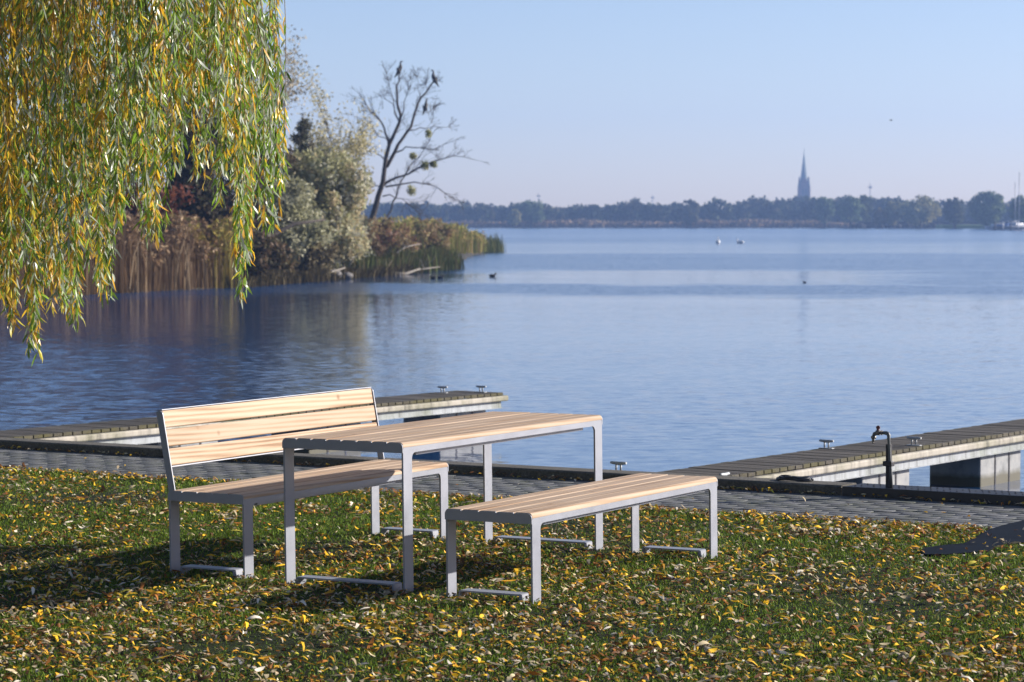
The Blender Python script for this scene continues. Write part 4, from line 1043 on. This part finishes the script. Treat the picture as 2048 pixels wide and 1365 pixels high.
duck(onw(881, 557), .1, 'small dark waterbird swimming just off the rushes, on the right of the pair', M_bird, .6)
duck(onw(866, 558), 2.6, 'small dark waterbird closest to the rushes, on the left of the pair', M_bird, .6)
duck(onw(1609, 566), 3.0, 'lone dark waterbird on the calm slick below the church spire', M_bird, .32)
duck(onw(1436, 488), -1.57, 'white swan facing this way, left of the two on the far water', M_swan, .8, True, 'swans on the far water', 'swan')
duck(onw(1480, 487.5), 3.0, 'white swan seen from the side, right of the two on the far water', M_swan, .65, True, 'swans on the far water', 'swan')
def flyer():
    root = empty('flying_bird', at(1782, 241, 150), (0, 0, .2)); tag(root, 'small bird flying high over the lake right of the spire', 'bird'); mb = MB()
    mb.tube([(-.16, 0, 0), (-.08, 0, 0), (.04, 0, 0), (.12, 0, .01), (.16, 0, .01)], [.01, .035, .045, .025, .01], 8); mb.build('body', M_bird, root)
    root.scale = (.6, .6, .6)
    for s in (-1, 1):
        mb = MB(); mb.prism([(-.03, 0), (.05, 0), (.02, .16), (-.05, .3)], 2, 0, .006)
        mb.build('wing', M_bird, root, Matrix.Scale(s, 4, (0, 1, 0)) @ Matrix.Rotation(.35, 4, 'X'))
flyer()

# ---------- out-of-view trees added to block sky light and deepen the shade
def sky_blocker_trees():
    lab = ['broad leafy park tree far behind the lawn on the left', 'second park tree in the row behind the lawn', 'third park tree in the row behind the lawn', 'park tree nearest the middle of the row behind the lawn',
           'fifth park tree in the row behind the lawn', 'park tree standing forward of the row, left of the lawn', 'park tree beyond the willow, left of the lawn', 'park tree at the right end of the row behind the lawn']
    pos = [(-34, -12, 1.1), (-24, -22, 1.0), (-13, -26, 1.15), (-3, -24, .95), (8, -27, 1.1), (-26, 2, .95), (-24, 16, .8), (19, -30, 1.0)]
    t = tree('park_tree', lab[0], (0, 0, 0), 15, 4.5, [(.10, .10, .03), (.16, .13, .03), (.20, .14, .04)], 301, depth=3, per=60, size=.5, cr=1.5, r0=.4, group='park trees behind the lawn', first=.25)
    for i, (x, y, s) in enumerate(pos):
        o = t if i == 0 else copy_tree(t); o.location = (x, y, -.2); o.scale = (s, s, s); o.rotation_euler.z = i * 1.3; o['label'] = lab[i]
sky_blocker_trees()

# ================================================================== far shore
FLEAF = [(.06, .08, .035), (.085, .095, .04), (.11, .10, .05), (.05, .065, .03)]
def far_land():
    m, t, b = mat('far_meadow'); tc = t.nodes.new('ShaderNodeTexCoord').outputs['Object']; n = noise(t, tc, .05, 6, .6)
    r = ramp(t, [(.35, (.10, .10, .04)), (.65, (.16, .12, .06))]); t.links.new(n.outputs[0], r.inputs[0]); t.links.new(r.outputs[0], b.inputs['Base Color']); b.inputs['Roughness'].default_value = .95
    S = [(-900, 760), (-300, 800), (-60, 808), (0, 806), (60, 808), (104, 806), (128, 806), (136, 746), (180, 742), (260, 735), (500, 640), (900, 600)]
    vts, f = [], []
    for (x, y) in S:
        for dy, z in ((-2, -1.0), (0, -.45), (3, .1), (40, .8), (300, 1.5), (1400, 3)): vts.append((x, y + dy, z))
    for i in range(len(S) - 1):
        for j in range(5): a = i * 6 + j; f += [a, a + 1, a + 7, a + 6]
    tag(link('far_shore', npmesh('far', vts, f, [4] * (len(f) // 4)), m), 'low far shore across the lake', kind='structure')
far_land()
def crownpts(cx, cy, rx, ry, h, n, r):
    q = r.normal(0, 1, (n, 3)); q /= np.linalg.norm(q, axis=1)[:, None]; q *= (r.random(n) ** .33)[:, None]
    return np.stack([cx + q[:, 0] * rx, cy + q[:, 1] * ry, h * (.52 + .46 * q[:, 2])], 1)
def far_wood():
    r = np.random.default_rng(77); cs = []
    prof_x = [-900, 100, 560, 700, 830, 900, 960, 1010, 1040, 1080, 1120, 1200, 1260, 1300, 1380, 1420, 1500, 1600, 1660, 1740, 1800, 1860, 1920, 2048, 2300, 3500]
    prof_y = [400, 405, 405, 402, 405, 410, 404, 414, 404, 400, 412, 409, 402, 406, 414, 404, 395, 394, 390, 391, 398, 398, 404, 398, 395, 395]
    px = -600.0
    while px < 3200:
        Y = r.uniform(815, 905); top = np.interp(px, prof_x, prof_y) + r.normal(2, 3.5); h = (at(px, top, Y).z - .5); h = max(h, 3.5)
        wr = h * r.uniform(.38, .62); cs.append(crownpts(X(px, Y), Y, wr, wr, h, int(34), r)); px += wr * F / Y * r.uniform(.42, .8) * (1 if -50 < px < 2100 else 2)
    k = 0
    px = 880.0
    while px < 1700:                     # thin poplars above the canopy here and there
        if r.random() < .5:
            Y = 900; h = at(px, np.interp(px, prof_x, prof_y) - 6, Y).z; cs.append(crownpts(X(px, Y), Y, .9, .9, h, 12, r))
        px += r.uniform(10, 60) if px < 1010 else r.uniform(60, 160)
    c = np.concatenate(cs); v, f, t_, cc = clump_leaves(c, 1.7, 26, 1.0, FLEAF, seed=9, elong=1.3, flat=.8)
    tag(link('far_wood', npmesh('far_wood', v, f, t_, cc), M_farleaf), 'hazy blue wood along the whole far shore', 'wood', kind='stuff')
    # reed belt in front
    n = 9000; x = r.uniform(-260, 104, n); y = r.uniform(800, 812, n); z = r.uniform(-.4, 1.5, n) * (.8 + .25 * np.sin(x * .11) + .15 * np.sin(x * .37))
    v, f, t_, cc = clump_leaves(np.stack([x, y, z], 1), .5, 3, .9, [(.30, .21, .13), (.25, .19, .11), (.34, .24, .15)], seed=12, elong=1.5)
    tag(link('far_reeds', npmesh('far_reeds', v, f, t_, cc), M_farleaf), 'thin brown reed belt at the foot of the far wood', 'reeds', kind='stuff')
far_wood()
def far_tree(px, top, Y, wpx, pal, label, seed, n=70):
    h = at(px, top, Y).z - .3; rx = wpx * .5 / F * Y; root = empty('lakeside_tree', (X(px, Y), Y, .3)); tag(root, label, 'tree', 'single trees of the far shore'); r = np.random.default_rng(seed)
    mb = MB(); mb.tube([(0, 0, -.6), (0.1, 0, h * .3), (0, 0, h * .7)], [.45, .35, .15], 7)
    for k in range(5):
        a = k * 1.3; mb.tube([(0, 0, h * .25), (math.cos(a) * rx * .5, math.sin(a) * rx * .5, h * .55)], [.2, .08], 5)
    mb.build('trunk', M_bark, root)
    leaf_part('crown', root, crownpts(0, 0, rx * .85, rx * .85, h, n, r), rx * .26, 40, .55, pal, mat_=M_farleaf, seed=seed, elong=1.3)
GR = [(.16, .21, .08), (.20, .24, .10), (.13, .17, .07)]; YE = [(.46, .40, .15), (.36, .33, .15), (.27, .27, .12)]
for a in ((1972, 381, 690, 76, GR, 'broad rounded green tree, tallest near the right edge of the far shore', 1, 150),
          (1908, 397, 700, 48, [(.10, .11, .05), (.12, .13, .05)], 'medium grey-green tree just left of the broad rounded one', 2),
          (1840, 396, 730, 86, YE, 'wide yellow-tinged tree behind the grass jetty', 3, 120), (1786, 403, 735, 44, YE, 'small golden tree above the dark jetty', 4),
          (1760, 417, 728, 30, [(.22, .17, .06), (.18, .15, .05)], 'little pale golden bush-like tree over the jetty start', 5), (1700, 393, 760, 60, GR, 'round olive tree where the reed belt ends', 6),
          (1650, 388, 790, 44, GR, 'upright leafy tree just right of the spire', 7), (1725, 391, 765, 40, [(.10, .12, .04), (.13, .14, .05)], 'paler olive tree joined to the round one above the jetty tip', 8),
          (2040, 392, 640, 50, GR, 'green tree behind the two masts', 9), (1380, 398, 800, 40, [(.16, .14, .06), (.12, .12, .05)], 'single yellowish tree standing out of the blue wood left of the spire', 10),
          (1062, 400, 800, 66, GR, 'rounded clump tree in the left part of the far wood', 11), (1028, 419, 790, 30, YE, 'low pale tree before the wood, far left of the spire', 12)):
    far_tree(*a)
def church():
    Y = 1350; m1 = simple('brick_tower', (.20, .10, .075), .9, 0, .15, .2); m2 = simple('copper_spire', (.10, .13, .12), .7, 0, .15, .2)
    px = F / Y; H = lambda y: at(1607, y, Y).z
    root = empty('church', (X(1607, Y), Y, 2.5)); tag(root, 'church with tall slender pointed spire rising over the far wood', 'church'); z0 = 2.5
    hw = 2.35; zt = H(368) - z0
    mb = MB(); mb.box(-hw, hw, -hw, hw, 0, zt - .01, .2); 
    for sx in (-1, 1):
        for sy in (-1, 1): mb.box(sx * hw - .55, sx * hw + .55, sy * hw - .55, sy * hw + .55, 0, zt - 1.5, .1)
    mb.build('tower', m1, root)
    def pyr(cx, cy, r, za, zb, n=8):
        mb.tube([(cx, cy, za), (cx, cy, za + (zb - za) * .18), (cx, cy, zb)], [r, r * .76, .07], n)
    mb = MB()
    for a in range(4):
        s = 1 if a % 2 else -1
        if a < 2: mb.prism([(-hw * .95, zt), (hw * .95, zt), (0, zt + 3.4)], 1, s * hw - .3, s * hw + .3)
        else: mb.prism([(-hw * .95, zt), (hw * .95, zt), (0, zt + 3.4)], 0, s * hw - .31, s * hw + .29)
    mb.build('gable', m1, root)
    mb = MB(); pyr(0, 0, 2.35, zt - .5, H(303) - z0); mb.tube([(0, 0, H(304) - z0), (0, 0, H(297) - z0)], .12, 6); mb.build('spire', m2, root)
    for sx in (-1, 1):
        for sy in (-1, 1): mb = MB(); pyr(sx * hw, sy * hw, .6, zt - 1.5, zt + 2.2, 6); mb.build('pinnacle', m2, root)
    for k in range(2):
        mb = MB(); x = -.75 + 1.5 * k; mb.prism([(x - .4, zt - 6), (x + .4, zt - 6), (x + .4, zt - 3), (x, zt - 1.9), (x - .4, zt - 3)], 1, -hw - .12, -hw - .02); mb.build('belfry_opening', M_black, root)
    mb = MB(); mb.box(-3.3, 3.3, 3, 24, 0, 8); mb.prism([(-3.6, 8), (3.6, 8), (0, 12)], 1, 2.9, 24.2); mb.build('nave', m1, root)
church()
def jetty():
    dm = simple('jetty_stone', (.006, .006, .008), .85, 0, .3, .5); Y = 742
    root = empty('stone_jetty', (X(1800, Y), Y, WATER)); tag(root, 'long low dark stone jetty at the right end of the far shore', 'jetty')
    mb = MB(); r = random.Random(3); x0, x1 = X(1704, Y) - X(1800, Y), X(1990, Y) - X(1800, Y); n = 60
    for i in range(n):
        x = x0 + (x1 - x0) * i / n; mb.ball((x, r.uniform(-1.5, 1.5), .35), 1.0, 1.1, 1.6, .75 + r.uniform(0, .35), 1, .25)
    mb.box(x0 + 2, x1, 0, 4, .2, 1.75, .1); mb.build('wall', dm, root)
    mb = MB()
    for px_, h in ((1775, 3.0), (1778, 1.8), (1740, 1.3), (1850, 1.4)): xx = X(px_, Y) - X(1800, Y); mb.tube([(xx, 0, 1), (xx, 0, 1 + h)], .16, 6)
    mb.build('post', dm, root)
    gm = simple('grass_bank', (.22, .30, .09), .9, 0, .3, .3); mb = MB()
    xa, xb = X(1885, 700), X(1985, 700); mb.box(xa, xb, 700, 712, WATER - .3, .55, .25); o = mb.build('green_bank', gm); tag(o, 'bright green grassy bank beside the boats', kind='structure')
jetty()
def marina():
    hull = simple('white_hull', (.42, .44, .48), .4, 0, .05, 1); mastm = simple('mast_alloy', (.35, .36, .38), .5, .4, .1, 1); blue = simple('blue_cover', (.06, .12, .3), .6)
    def boat(px, Y, mast, label, cover, s=1.0, rot=.3):
        root = empty('sailing_boat', (X(px, Y), Y, WATER), (0, 0, rot)); tag(root, label, 'boat', 'boats moored at the far right'); bm = bmesh.new()
        secs = [(-3.4, .9, .9), (-2, 1.15, .9), (0, 1.25, .92), (2, .85, 1.0), (3.3, .25, 1.12), (3.8, .03, 1.2)]; rings = []
        for x, w_, z in secs: rings.append([bm.verts.new((x, a * w_, zz)) for a, zz in ((-1, z), (-.85, .3), (-.3, -.2), (.3, -.2), (.85, .3), (1, z))])
        for i in range(len(rings) - 1):
            for k in range(5): bm.faces.new([rings[i][k], rings[i][k + 1], rings[i + 1][k + 1], rings[i + 1][k]])
            bm.faces.new([rings[i][5], rings[i][0], rings[i + 1][0], rings[i + 1][5]])
        bm.faces.new(rings[0]); me = bpy.data.meshes.new('hull'); bm.to_mesh(me); bm.free(); link('hull', me, hull, root)
        mb = MB(); mb.box(-1.6, 1.6, -.7, .7, .92, 1.55, .2, 3); mb.build('cabin', cover, root)
        if mast: mb = MB(); mb.tube([(.6, 0, 1), (.6, 0, mast)], [.13, .09], 8); mb.tube([(.6, 0, 1.9), (-2.6, 0, 1.9)], .07, 6); mb.tube([(.6, -.6, mast * .6), (.6, .6, mast * .6)], .03, 5); mb.build('mast', mastm, root)
        root.scale = (s, s, s)
    boat(2024, 600, at(2024, 365, 600).z - WATER, 'moored sailing boat under the shorter left mast', blue, 1.0)
    boat(2034, 575, at(2034, 345, 575).z - WATER, 'moored sailing boat under the tallest mast at the right edge', hull, 1.0, .8)
    for px, Y, lab in ((1992, 640, 'small white motorboat at the left end of the moorings'), (2004, 590, 'small motorboat with a blue cover, next to the pier end'), (2014, 610, 'white motorboat behind the pier, between two others')):
        boat(px, Y, 0, lab, blue if 'blue' in lab else hull, .8, px)
    pm = simple('pier_timber', (.10, .09, .085), .9, 0, .3, 1); Y = 560; root = empty('mooring_pier', (X(2030, Y), Y, WATER)); tag(root, 'dark timber pier with white posts at the right edge of the far water', 'pier')
    mb = MB(); mb.box(-4.6, 26, -1, 1, .35, .75, .03); mb.build('deck', pm, root)
    for i in range(14): mb = MB(); x = -4.4 + i * 1.6; mb.tube([(x, -1.15, -.8), (x, -1.15, 1.9)], .15, 8); mb.build('post', hull if i % 2 else pm, root)
marina()
for px, y0, y1, Y, lab in ((1740, 402, 366, 1300, 'thin radio mast over the wood right of the spire'), (1077, 410, 386, 1300, 'slim pole over the far wood, furthest left'), (1305, 412, 390, 1300, 'slim pole over the far wood between the other two')):
    b = at(px, y0 + 12, Y); z1 = at(px, y1, Y).z - 2; mb = MB(); mb.tube([(0, 0, 0), (0, 0, z1)], [.35, .15], 6); mb.box(-.9, .9, -.3, .3, z1 * .86, z1 * .9)
    o = mb.build('radio_mast', simple('mast_steel', (.2, .2, .22), .6)); o.location = (b.x, Y, 2); tag(o, lab, 'mast', 'masts on the horizon')

# ================================================================== air
def haze():
    m = bpy.data.materials.new('haze_air'); m.use_nodes = True; t = m.node_tree; t.nodes.clear()
    out = t.nodes.new('ShaderNodeOutputMaterial'); v = t.nodes.new('ShaderNodeVolumePrincipled'); v.inputs['Color'].default_value = (.36, .56, 1.0, 1)
    v.inputs['Density'].default_value = HAZE; v.inputs['Anisotropy'].default_value = .2
    t.links.new(v.outputs[0], out.inputs['Volume'])
    mb = MB(); mb.box(-1600, 1600, -90, 1500, -3.5, 60); o = mb.build('haze', m); tag(o, 'pale blue morning haze over the lake', kind='stuff')
HAZE = .00042
haze()
